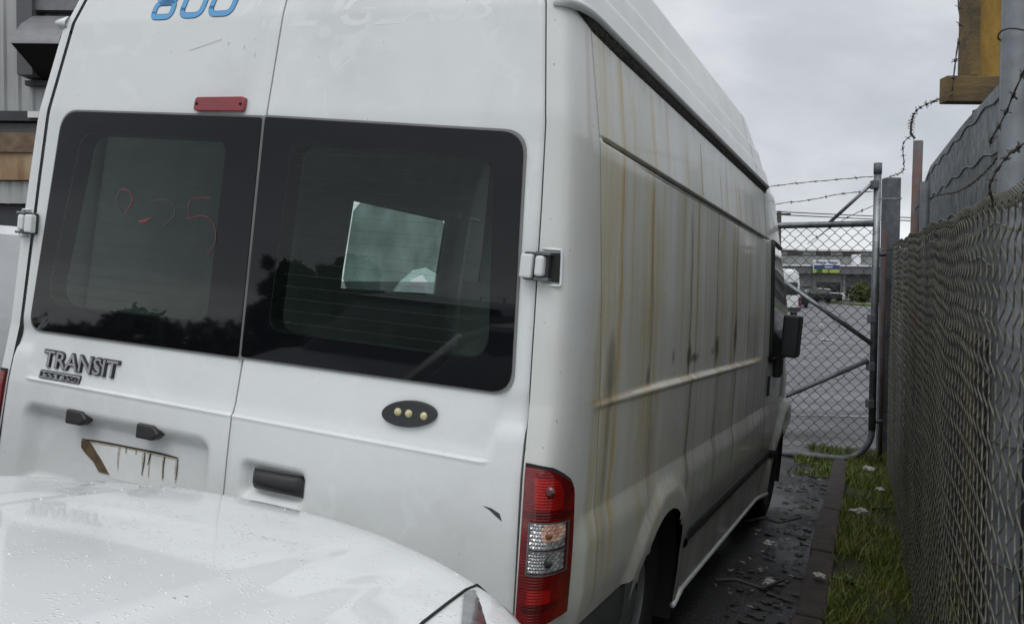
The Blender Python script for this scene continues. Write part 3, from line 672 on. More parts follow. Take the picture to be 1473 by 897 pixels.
# handle
mbm = MB(); Ph = []
for t in np.linspace(0, 1, 15):
    x = .100 + .168 * t; e = math.sin(math.pi * min(1, max(0, t))) ** .3
    Ph.append([(x, door_y(.18, -.6) - .002 - d * (.25 + .75 * e), z + GZ) for z, d in ((-.574 + .004 * t, .0), (-.570 + .004 * t, .022), (-.582 + .004 * t, .036), (-.605, .037), (-.622 + .002 * t, .026), (-.628, .0))])
mbm.grid(Ph, smooth=True); hd = mbm.build('door_handle', black_plastic, dR)
# scuff
flat('scuff', [(.812, -.540), (.835, -.542), (.858, -.551), (.866, -.568), (.848, -.558), (.830, -.547)], dR, mat('scuff_dark', (.05, .055, .06), .6), .001)
for st_ in ([(-.31, .60), (-.25, .615), (-.19, .632)], [(-.10, .60), (-.102, .612)], [(-.06, .575), (-.058, .59)], [(-.165, .62), (-.158, .622), (-.165, .612)]): ribbon('scratch', [st_], .0014, dL, mat('scratch_grey', (.42, .43, .43), .6), smooth_n=1)
# 800 lettering: outlined, slanted round-cornered digits
def digit(x0, w, zb, h, eight, off=0., k=None):
    sh = .16; out = []
    def rr(xa, xb, za, zb_, r): return [(x + sh * (z - zb), z) for x, z in rrect([(xa, za), (xb, za), (xb, zb_), (xa, zb_)], r, 5)]
    if eight: hh = h * .5; return [rr(x0, x0 + w, zb, zb + hh, .018), rr(x0 + .004, x0 + w - .004, zb + hh, zb + h, .018)]
    return [rr(x0, x0 + w, zb, zb + h, .026)]
for i, (x0, w, e) in enumerate(((-.480, .072, True), (-.368, .078, False), (-.257, .082, False))):
    loops = digit(x0, w, .708 + i * .001, .092, e)
    for wd, mt, lf, nm in ((.0195, blue_dark, .0006, 'lettering_outline'), (.016, blue_vinyl, .0012, 'lettering')):
        ribbon(nm, [l + l[:2] for l in loops], wd, dL, mt, lift=lf, smooth_n=1)
# ghost of removed lettering
ghost = mat('lettering_ghost', (.755, .78, .78), .32, col2=(.715, .74, .74), cscale=12)
text('lettering_ghost', 'N', -.115, -.012, .712, .10, dL, ghost, .0001, .01, .35)
text('lettering_ghost', 'Z', .035, .175, .712, .10, dR, ghost, .0001, .01, .35)
text('lettering_ghost', 'GLASS', .215, .70, .708, .10, dR, ghost, .0001, .01, .35)
# ---- tail lights wrapped round the rear corners
dark_amber = mat('dark_amber', (.20, .07, .03), .2, coat=.8)
def corner_patch(side, t0, t1, z0, z1, off, nt_=10, nz=14, shape=None):
    P = []
    for i in range(nt_ + 1):
        row = []
        for j in range(nz + 1):
            z = z0 + (z1 - z0) * j / nz; t = t0 + (t1 - t0) * i / nt_
            if shape: t, z = shape(i / nt_, j / nz)
            p = corner_pt(t, z, off); row.append((p[0] * side, p[1], p[2]))
        P.append(row)
    return P
def tail_light(side):
    t_out = lambda v: (.84 - .36 * (max(0, v - .82) / .18) ** 2.6) + .03 * math.sin(3.2 * v) + .06*(1-v)
    def sh(u, v):
        z = -.80 + .372 * v
        t = .03 + (t_out(v) - .03) * u
        z -= .006 * (u ** 2) * v
        return t, z
    mb = MB(); A = corner_patch(side, 0, 1, 0, 1, .010, 14, 22, sh); mb.grid(A)
    B = corner_patch(side, 0, 1, 0, 1, -.004, 14, 22, sh)
    for i in (0, 14): mb.grid([A[i], B[i]], smooth=False)
    mb.grid([[a[-1] for a in A], [b[-1] for b in B]], smooth=False); mb.grid([[a[0] for a in A], [b[0] for b in B]], smooth=False)
    L = mb.build('tail_light', red_lens, van)
    # dark gasket
    def shg(u, v):
        t, z = sh(u, v); return (t - .012 if u < .5 else t + .022 * (u - .5) * 2), z + (.008 if v > .5 else -.006) * abs(v - .5) * 2
    mb = MB(); mb.grid(corner_patch(side, 0, 1, 0, 1, .003, 14, 22, shg)); mb.build('gasket', rubber, L)
    def sub(name, m_, u0, u1, v0, v1, off, n=10):
        f = lambda u, v: sh(u0 + (u1 - u0) * u, v0 + (v1 - v0) * v)
        mb = MB(); mb.grid(corner_patch(side, 0, 1, 0, 1, off, n, n, f)); return mb.build(name, m_, L)
    sub('reflector', red_bright, .20, .78, .74, .94, .0125)
    sub('lens_band', red_deep, .02, .98, .69, .715, .0128)
    # clear twin lens with chrome facets
    def facets(v0, v1, nm, amber=False):
        nu, nv = 12, 7
        mb = MB()
        for i in range(nu):
            for j in range(nv):
                u0, u1 = .16 + .68 * i / nu, .16 + .68 * (i + 1) / nu; w0, w1 = v0 + (v1 - v0) * j / nv, v0 + (v1 - v0) * (j + 1) / nv
                q = []
                for (u, v) in ((u0, w0), (u1, w0), (u1, w1), (u0, w1)):
                    t, z = sh(u, v); p = corner_pt(t, z, .0125); q.append((p[0] * side, p[1], p[2]))
                t, z = sh((u0 + u1) / 2 + .012 * (-1) ** j, (w0 + w1) / 2); p = corner_pt(t, z, .0160 if (i + j) % 2 else .0138); q.append((p[0] * side, p[1], p[2]))
                mi = 0
                if amber and math.hypot((i - 7.5) / 4.0, (j - 4.2) / 3.0) < 1: mi = 1
                mb.add(q, [(0, 1, 4), (1, 2, 4), (2, 3, 4), (3, 0, 4)], mi)
        return mb.build(nm, [refl_m, amber_lens], L)
    facets(.485, .655, 'clear_lens', True); facets(.335, .475, 'clear_lens')
    # bezel bars
    for v0, v1 in ((.324, .335), (.475, .485), (.655, .666)): sub('bezel', galv, .13, .87, v0, v1, .0195, 4)
    for u0, u1 in ((.13, .16), (.84, .87)): sub('bezel', galv, u0, u1, .324, .666, .0192, 6)
    for (u, v, s, m_) in ((.54, .405, .012, black_plastic), (.52, .585, .011, dark_amber), (.50, .86, .014, red_deep)):
        t, z = sh(u, v); p = np.array(corner_pt(t, z, .016)); p[0] *= side
        ring = [[(p[0] + r * math.cos(a), p[1] - h, p[2] + r * math.sin(a)) for r, h in ((s, 0), (s * .8, .004), (s * .3, .006), (.0004, .006))] for a in np.linspace(0, 2 * math.pi, 13)[:-1]]
        mb = MB(); mb.grid(ring, close_u=True); mb.build('bulb', m_, L)
    sub('reflector', red_bright, .18, .66, .135, .225, .0125); sub('lens_band', red_deep, .10, .80, .095, .13, .013)
    return L
tail_light(1); tail_light(-1)
# ---- hinges
def hinge(side, zc_):
    h = None
    xg = float(ZX(XGT, zc_)); y0 = yr(zc_)
    mb = MB()
    o = MB().box(side * xg - .034, side * xg + .034, y0 - .018, y0 - .002, zc_ - .034 + GZ, zc_ + .034 + GZ).build('hinge', dark_edge, van); bevel(o, .006, 2)
    a, b = sorted((side * (xg - .036), side * (xg - .004)))
    p = MB().box(a, b, y0 - .034, y0 - .012, zc_ - .030 + GZ, zc_ + .028 + GZ).build('hinge_leaf', door_paint, o); bevel(p, .007, 3)
    a, b = sorted((side * (xg + .003), side * (xg + .026)))
    p = MB().box(a, b, y0 - .036, y0 - .008, zc_ - .024 + GZ, zc_ + .026 + GZ).build('hinge_leaf', door_paint, o); bevel(p, .009, 3)
    for zz1 in (-.030, .032):
        a, b = sorted((side * (xg + .002), side * (xg + .040)))
        p = MB().box(a, b, y0 - .030, y0 + .01, zc_ + zz1 - .004 + GZ, zc_ + zz1 + .004 + GZ).build('hinge_cheek', galv, o); bevel(p, .0015, 1)
    mb = MB(); mb.grid([[(side * q[0], q[1], q[2]) for q in (corner_pt(t, z, .005) for z in (zc_ - .034, zc_ + .036))] for t in np.linspace(.06, .36, 6)]); mb.build('hinge_pocket', rubber, o)
    # pressed recess rim around the knuckle
    t = []
    for (th, z) in rrect([(.04, zc_ - .042), (.38, zc_ - .042), (.38, zc_ + .044), (.04, zc_ + .044)], [.0, .02, .02, 0], 5):
        q = corner_pt(th if th < .56 else .56, z, .006); t.append((q[0] * side, q[1], q[2]))
    MB().tube(t, .0035, 6).build('hinge_rim', door_paint, o)
    return o
for s in (1, -1): hinge(s, .05)
# ---- gutter: white lip that turns round the corner, black channel below it
def gutter(side):
    pts = []
    for t in np.linspace(.12, 1, 10): q = corner_pt(t, .70, .0); pts.append((q, t))
    path = [np.array(q) for q, _ in pts] + [np.array((float(ZX(SXT, .70)), y, .70 + GZ)) for y in np.linspace(.4, 3.3, 30)]
    nrm = [np.array([math.sin(t * math.pi / 2), -math.cos(t * math.pi / 2), 0]) for _, t in pts] + [np.array([1., 0, 0])] * 30
    prof = [(.0, -.010), (.020, -.010), (.028, -.002), (.028, .006), (.020, .012), (-.002, .024)]
    P = []; n_ = len(path)
    for i, (p, n) in enumerate(zip(path, nrm)):
        s = min(1, .35 + i / 4); P.append([((p + n * a * s)[0] * side, (p + n * a * s)[1], p[2] + b) for a, b in prof])
    mb = MB(); mb.grid(P, smooth=True); g = mb.build('gutter', door_paint, van)
    prof = [(-.004, -.040), (.008, -.037), (.012, -.020), (.018, -.011)]
    P = []
    for i, (p, n) in enumerate(list(zip(path, nrm))[5:]):
        P.append([((p + n * a)[0] * side, (p + n * a)[1], p[2] + b * min(1, .2 + i / 6)) for a, b in prof])
    mb = MB(); mb.grid(P, smooth=True)
    mm_ = mat('mouldy_black_sealant', (.018, .017, .015), .85, col2=(.07, .068, .055), cscale=45, bump=.8, bscale=120)
    mb.build('gutter_channel', mm_, g)
    # crumbs of moss along the top of the lip
    mb = MB()
    for _ in range(150):
        y = rng.uniform(.25, 3.1); s = rng.uniform(.002, .0055); x = float(ZX(SXT, .72)) + rng.uniform(0, .022); z = .716 + rng.uniform(0, .010) + GZ
        v = [(side * (x + rng.uniform(-s, s)), y + rng.uniform(-2 * s, 2 * s), z + rng.uniform(-s, s)) for _ in range(5)]
        mb.add(v, [(0, 1, 2), (0, 2, 3), (0, 3, 4), (0, 1, 4), (1, 2, 3)])
    o = mb.build('moss', mm_, g); o['kind'] = 'stuff'
gutter(1); gutter(-1)
# front end cap of the gutter and windscreen pillar trim
# ---- seams (flank)
def seam(ys_, zs_, side=1, w=.005, name='panel_seam', m_=rubber):
    P = []
    k = max(2, int(abs(zs_[1] - zs_[0]) / .02))
    zz = np.linspace(zs_[0], zs_[1], k)
    A = []; B = []
    for z in zz:
        t = (z - zs_[0]) / (zs_[1] - zs_[0]); y = ys_[0] + (ys_[1] - ys_[0]) * t
        x = flank_x(y, z) + .0012
        A.append((side * x, y - w / 2, z + GZ)); B.append((side * x, y + w / 2, z + GZ))
    mb = MB(); mb.grid([A, B], smooth=False); return mb.build(name, m_, van)
thin_seam = mat('thin_seam', (.16, .155, .14), .8, vary=.3)
seam((.32, .17), (-.84, .68), w=.0022, m_=thin_seam)
seam((1.50, 1.50), (-.9, .62), w=.004, m_=mat('seam_grime', (.06, .055, .045), .9, col2=(.35, .34, .3), cscale=6)); seam((2.04, 2.04), (-1.0, .62), w=.003, m_=MATS['seam_grime'])
seam((3.30, 3.24), (-1.05, .66), w=.007); seam((3.42, 3.46), (-1.05, -.35), w=.008)
seam((.80, .80), (-.55, .385), w=.0018, m_=thin_seam)
seam((2.56, 2.56), (-.56, .62), w=.003, m_=MATS['seam_grime'])
_g = mat('crease_grime_shade', (.05, .05, .045), .9, col2=(.16, .16, .14), cscale=9)  # dark strips: grime plus the crease's own shadow, put into the colour
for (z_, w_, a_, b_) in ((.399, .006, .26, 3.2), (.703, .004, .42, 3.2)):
    mb = MB(); mb.grid([[(flank_x(y, z_) + .003 if z_ < .5 else flank_x(y, z_) + .001, y, z_ + d + GZ) for y in np.linspace(a_, b_, 60)] for d in (-w_ / 2, w_ / 2)], smooth=False); mb.build('crease_shade_strip', _g, van)
mb = MB(); mb.grid([[(float(ZX(SXT, z)) + .001, 3.20 + d + (z - .72) * .1, z + GZ) for z in np.linspace(.73, 1.16, 24)] for d in (-.003, .003)], smooth=False); mb.build('roof_seam', rubber, van)
# ---- cab door window with black surround
def side_poly(name, pts, off, m_, parent=van, side=1):
    mb = MB(); n = len(pts); mb.add([(side * (flank_x(y, z) + off), y, z + GZ) for y, z in pts], [tuple(range(n))]); 
    mb.add([(side * (flank_x(y, z) + off), y, z + GZ) for y, z in pts] + [(side * (flank_x(y, z) - .01), y, z + GZ) for y, z in pts], [(i, (i + 1) % n, n + (i + 1) % n, n + i) for i in range(n)])
    return mb.build(name, m_, parent)
for s in (1, -1):
    P = []
    for u in np.linspace(0, 1, 12):
        row = []
        for z in np.linspace(-.30, .40, 14):
            ya, yb = 3.46 + .06 * (.4 - z), min(4.60, yf(z) - .16); y = ya + (yb - ya) * u; row.append((s * (flank_x(y, z) + .006), y, z + GZ))
        P.append(row)
    mb = MB(); mb.grid(P); w = mb.build('cab_window', car_glass, van)
    mb = MB()
    edge = [P[0][j] for j in range(14)] + [P[i][-1] for i in range(12)]
    mb.tube([(a + s * .002, b, c) for a, b, c in edge], .014, 6); mb.build('window_surround', black_plastic, w)
    mb = MB(); mb.tube([P[i][0] for i in range(12)], .014, 6); mb.build('window_surround', black_plastic, w)
    # mirror: wedge arm and tall housing
    mr = MB().box(s * 1.07 - .05, s * 1.07 + .05, 3.72, 3.93, -.285 + GZ, -.022 + GZ).build('wing_mirror', black_plastic, van); bevel(mr, .018, 3)
    mb = MB(); X = lambda y, z: s * (flank_x(y, z) + .005)
    z0, z1 = -.42, -.13
    q = [(X(3.70, z1), 3.66, z1 + GZ), (X(3.98, z1), 4.02, z1 + GZ), (X(3.98, z0), 4.02, z0 + GZ), (X(3.70, z0), 3.74, z0 + GZ), (s * 1.02, 3.74, -.19 + GZ), (s * 1.02, 3.90, -.19 + GZ), (s * 1.035, 3.88, -.40 + GZ), (s * 1.035, 3.76, -.42 + GZ)]
    mb.add(q, [(0, 1, 5, 4), (1, 2, 6, 5), (2, 3, 7, 6), (3, 0, 4, 7), (4, 5, 6, 7)]); o = mb.build('mirror_base', black_plastic, mr); bevel(o, .012, 2)
    o = MB().box(*sorted((s * .98, s * 1.06)), 3.78, 3.88, -.27 + GZ, -.17 + GZ).build('mirror_arm', black_plastic, mr); bevel(o, .015, 2)
    # door handle
    o = side_poly('door_handle', [(3.52, -.40), (3.56, -.40), (3.58, -.52), (3.54, -.52)], .012, black_plastic, van, s)
    # rub strips
    for (ya, yb) in ((1.46, 3.285), (3.32, 3.95)):
        P = []
        for y in np.linspace(ya, yb, 30):
            e = 1 - .35 * sstep(yb - .08, yb, y) - .35 * (1 - sstep(ya, ya + .05, y))
            zc2 = -.934 + .006 * (y - 1.4)
            P.append([(s * (flank_x(y, zc2 + d) + h), y, zc2 + d + GZ) for d, h in ((-.031 * e, -.002), (-.026 * e, .012), (0, .017), (.026 * e, .012), (.031 * e, -.002))])
        mb = MB(); mb.grid(P); mb.build('rub_strip', black_plastic, van)
    # wheels
    for (ay, az, ar) in (ARCH, ARCH2):
        wx_ = .925 if ay < 3 else .955
        R_ = .335; prof = [(.20, -.10), (.21, -.01), (.245, .01), (R_ - .03, .012), (R_ - .008, -.004), (R_, -.03), (R_, -.19), (R_ - .02, -.21), (.20, -.2)]
        ring = [[(s * (wx_ + b), ay + a * math.cos(t), -GZ + R_ - .006 + a * math.sin(t) + GZ) for a, b in prof] for t in np.linspace(0, 2 * math.pi, 41)[:-1]]
        mb = MB(); mb.grid(ring, close_u=True); wh = mb.build('wheel', tyre_m, van)
        prof = [(.20, -.012), (.185, -.035), (.12, -.05), (.115, -.02), (.06, -.005), (.001, -.004)]
        ring = [[(s * (wx_ + b), ay + a * math.cos(t), -GZ + R_ - .006 + a * math.sin(t) + GZ) for a, b in prof] for t in np.linspace(0, 2 * math.pi, 41)[:-1]]
        mb = MB(); mb.grid(ring, close_u=True, keep=lambda i, j: not (j == 1 and i % 4 == 0)); mb.build('rim', rim_m, wh)
        # dark wheel well
        wl = [[(s * x, ay + (ar + .03) * math.cos(t), az + (ar + .03) * math.sin(t) + GZ) for x in (.55, float(ZX(SXT, -.8)) - .012)] for t in np.linspace(-.35, math.pi + .35, 25)]
        mb = MB(); mb.grid(wl); mb.add([(s * .55, ay + (ar + .03) * math.cos(t), az + (ar + .03) * math.sin(t) + GZ) for t in np.linspace(-.35, math.pi + .35, 25)], [tuple(range(25))]); mb.build('wheel_well', dark_void, van)
# sliding-door window on the far side: one pane, its lower corner smashed
gx_ = lambda y, z: -(flank_x(y, z) - .004)
full = [(1.90, -.10), (1.86, -.05), (1.86, .30), (1.91, .35), (2.80, .36), (2.86, .31), (2.86, .02), (2.70, .055), (2.55, .03), (2.42, -.04), (2.36, -.10)]
mb = MB(); mb.add([(gx_(y, z), y, z + GZ) for y, z in full], [tuple(range(len(full)))]); sw = mb.build('side_window', side_glass, van, fix=False)
sh_ = [(2.22, -.10), (2.40, -.04), (2.55, .03), (2.70, .055), (2.86, .02), (2.86, -.10), (2.76, -.10), (2.74, -.03), (2.66, .01), (2.56, -.02), (2.50, -.055), (2.60, -.08), (2.55, -.10)]
mb = MB(); mb.add([(gx_(y, z) + .003, y, z + GZ) for y, z in sh_], [tuple(range(len(sh_)))]); mb.build('shattered_pane', shatter, sw, fix=False)
# ---- rear bumper, sill, underside
mb = MB()
P = []
path = [(t * .93, -.115 - yr(-.9) * 0, 0) for t in np.linspace(-1, 1, 22)]
def bump_line(off, z):
    L = [(-(.985 + off * .3), y) for y in np.linspace(.70, .12, 8)]
    L += [(-(.985 + off * .3) + .10 * (1 - math.cos(a)), .12 - (.20 + off) * math.sin(a)) for a in np.linspace(0, math.pi / 2, 8)[1:]]
    L += [(x, -.08 - off) for x in np.linspace(-.82, .82, 10)]
    L += [((.985 + off * .3) - .10 * (1 - math.cos(a)), .12 - (.20 + off) * math.sin(a)) for a in np.linspace(math.pi / 2, 0, 8)[:-1]]
    L += [((.985 + off * .3), y) for y in np.linspace(.12, .70, 8)]
    return [(x, y, z + GZ) for x, y in L]
mb.grid([bump_line(-.02, -.862), bump_line(.005, -.866), bump_line(.018, -.90), bump_line(.018, -.99), bump_line(-.01, -1.02), bump_line(-.03, -1.14)])
mb.build('rear_bumper', grey_plastic, van)
mb = MB().box(-.93, .93, .3, 4.9, -1.16 + GZ, -.86 + GZ); u = MB(); u.box(-.90, .90, 1.5, 3.95, -1.19 + GZ, -.86 + GZ).box(-.5, .5, .1, 4.9, -1.15 + GZ, -.86 + GZ); u.build('underbody', dark_void, van)
for s in (-1, 1):   # pale sill edge
    MB().tube([(s * (flank_x(y, -1.19) + .001), y, -1.185 + GZ) for y in np.linspace(1.46, 3.95, 12)], .012, 6).build('sill', door_paint, van)
# front lamps
for s in (-1, 1):
    o = MB().box(*sorted((s * .62, s * .86)), 5.0, 5.2, -.72 + GZ, -.42 + GZ).build('headlight', refl_m, van); bevel(o, .03, 2)

# ------------------------------------------------------------------ white car whose bonnet fills the foreground
car = thing('hatchback_car', 'white car with rain beaded bonnet parked nose against the van, cut off at lower left', 'car', van_matrix())
CXC = .36; HZ = -.598
yn = lambda d: -.13 - .36 * d * d if d < 0 else -.13 - .40 * d * d - .22 * d ** 4
sprof = [(.06, -.60), (.02, -.42), (.0, -.25), (-.002, -.13), (.002, -.075), (.012, -.042), (.03, -.020), (.055, -.008), (.09, .0), (.14, .007), (.20, .013), (.30, .022), (.42, .032), (.55, .040), (.70, .048), (.85, .055), (1.0, .060), (1.15, .064)]
def hood_pt(d, s, dz):
    z = HZ + dz
    a = abs(d); z += .010 * (1 - sstep(.325, .350, a)) * sstep(.03, .12, s) - .010 * sstep(.46, .50, a) * sstep(.02, .2, s)
    z -= .018 * a ** 2
    z -= (.14 if d > 0 else .05) * max(0, a - .70) ** 1.6 * 4 * (1 if dz > -.1 else .4)
    return (CXC + d, yn(d) - s, z + GZ)
ds = [-.86, -.85, -.82, -.78] + list(np.linspace(-.74, .74, 75)) + [.78, .82, .85, .86]
ds = sorted(ds)
P = np.array([[hood_pt(d, s, dz) for s, dz in sprof] for d in ds])
def in_lamp(d, s): return abs(d) > .60 + .22 * min(1, s / .35) * 0 and False
mb = MB(); mb.grid(P, flip=False)
hood = mb.build('bonnet', hood_paint, car)
# shut line between bonnet and lamp, and the wrap-round headlamp
for s in (1,):
    ln = [(.72, .002, -.10), (.655, .004, -.062), (.612, .016, -.032), (.602, .05, -.010), (.607, .11, .003), (.618, .20, .013), (.64, .32, .024), (.68, .45, .034)]
    pts = [np.array(hood_pt(s * d, t, z)) + (0, 0, .002) for d, t, z in ln]
    A = [p + (0, .004, .0015) for p in pts]; B = [p - (0, .004, -.0015) for p in pts]
    MB().tube(pts, .003, 6).build('shut_line', rubber, car)
    L = []
    for u in np.linspace(0, 1, 10):
        row = []
        for v in np.linspace(0, 1, 8):
            d = .618 + .225 * u; t = -.002 + (.14 + .32 * u) * v; dz = float(np.interp(t, [a for a, _ in sprof[3:]], [b for _, b in sprof[3:]])) + .004 - .10 * (1 - v) ** 3
            q = hood_pt(s * d, t, dz); row.append((q[0] + s * .010 * u, q[1] + .006, q[2] - .002 + .004))
        L.append(row)
    mb = MB(); mb.grid(L); lamp = mb.build('headlight', mat('headlamp_plastic', (.30, .31, .31), .15, .6, col2=(.12, .12, .12), cscale=25, coat=1), car)
    o = MB().tube([np.array(L[-1][k]) + (s * .004, .0, .002) for k in range(2, 6)], .006, 6).build('indicator_lens', dark_amber, lamp)
# lower body, cabin
def loft(name, st, m_, parent, smooth=True, closed=False, caps=True):
    P = [[(x, y, z + GZ) for x, z in half] + [(-x + 2 * CXC, y, z + GZ) for x, z in half[::-1]] for y, half in st]
    mb = MB(); mb.grid(P, smooth=smooth)
    if caps:
        for r in (P[0], P[-1]): mb.add(r, [tuple(range(len(r)))])
    return mb.build(name, m_, parent)
h = lambda w: CXC + w
low = [(y, [(h(w - .04), -1.22), (h(w), -1.0), (h(w + .01), -.80), (h(w - .02), zb)]) for y, w, zb in ((-.60, .84, -.70), (-1.3, .87, -.62), (-2.4, .88, -.56), (-3.6, .86, -.54), (-4.15, .78, -.55))]
loft('car_body', low, plain_white, car)
cab = [(-1.35, [(h(.80), -.60), (h(.76), -.57), (h(.6), -.545)]), (-2.05, [(h(.82), -.57), (h(.70), -.22), (h(.55), -.15)]), (-2.7, [(h(.82), -.56), (h(.69), -.19), (h(.55), -.11)]), (-3.6, [(h(.80), -.55), (h(.68), -.21), (h(.5), -.14)]), (-4.15, [(h(.76), -.56), (h(.70), -.53), (h(.5), -.52)])]
loft('glasshouse', cab, car_glass, car)
rf = [(-2.03, [(h(.71), -.235), (h(.69), -.205), (h(.55), -.135)]), (-2.7, [(h(.70), -.215), (h(.68), -.17), (h(.55), -.095)]), (-3.6, [(h(.69), -.235), (h(.67), -.19), (h(.5), -.12)]), (-3.7, [(h(.68), -.27), (h(.66), -.22), (h(.5), -.17)])]
loft('roof', rf, plain_white, car)
for s in (-1, 1):
    MB().tube([(CXC + s * .79, -1.38, -.585 + GZ), (CXC + s * .74, -1.75, -.39 + GZ), (CXC + s * .695, -2.05, -.215 + GZ)], .028, 8).build('pillar', plain_white, car)
    MB().tube([(CXC + s * .825, -2.65, -.56 + GZ), (CXC + s * .70, -2.7, -.19 + GZ)], .03, 8).build('pillar', black_plastic, car)
    o = MB().box(*sorted((CXC + s * .86, CXC + s * 1.03)), -1.62, -1.50, -.60 + GZ, -.48 + GZ).build('wing_mirror', plain_white, car); bevel(o, .03, 3)
    for yy in (-1.0, -3.55):
        prof = [(.001, .012), (.18, .012), (.20, .0), (.25, .02), (.30, .018), (.315, -.02), (.315, -.18)]
        ring = [[(CXC + s * (.86 + b), yy + a * math.cos(t), -GZ + .31 + a * math.sin(t) + GZ) for a, b in prof] for t in np.linspace(0, 2 * math.pi, 31)[:-1]]
        mb = MB(); mb.grid(ring, close_u=True, keep=lambda i, j: j > 1); wh = mb.build('wheel', tyre_m, car)
        mb = MB(); mb.grid(ring, close_u=True, keep=lambda i, j: j <= 1); mb.build('rim', rim_m, wh)
# wiper arms at the foot of the screen
for x in (-.35, .25): MB().tube([(CXC + x, -1.36, -.545 + GZ), (CXC + x + .5, -1.42, -.52 + GZ)], .008, 5).build('wiper', black_plastic, car)
# rain lying on the bonnet as separate beads
mb = MB()
for _ in range(380):
    d = rng.uniform(-.74, .80); s = rng.uniform(.03, 1.0); dz = float(np.interp(s, [a for a, _ in sprof[3:]], [b for _, b in sprof[3:]]))
    p = np.array(hood_pt(d, s, dz)); r = rng.choice([.0012, .0018, .0026], p=[.55, .33, .12]); e = rng.uniform(.8, 1.8)
    vs = [(p[0] + r * e * math.cos(a), p[1] + r * math.sin(a), p[2] - .0002) for a in np.linspace(0, 6.283, 8)[:-1]] + [(p[0] + r * .6 * e * math.cos(a), p[1] + r * .6 * math.sin(a), p[2] + r * .5) for a in np.linspace(0, 6.283, 8)[:-1]] + [(p[0], p[1], p[2] + r * .65)]
    fs = [(i, (i + 1) % 7, 7 + (i + 1) % 7, 7 + i) for i in range(7)] + [(7 + i, 7 + (i + 1) % 7, 14) for i in range(7)]
    mb.add(vs, fs, 0, True)
water = mat('water_bead', (.70, .72, .73), .03, coat=1)
o = mb.build('rain_beads', water, hood); o['kind'] = 'stuff'

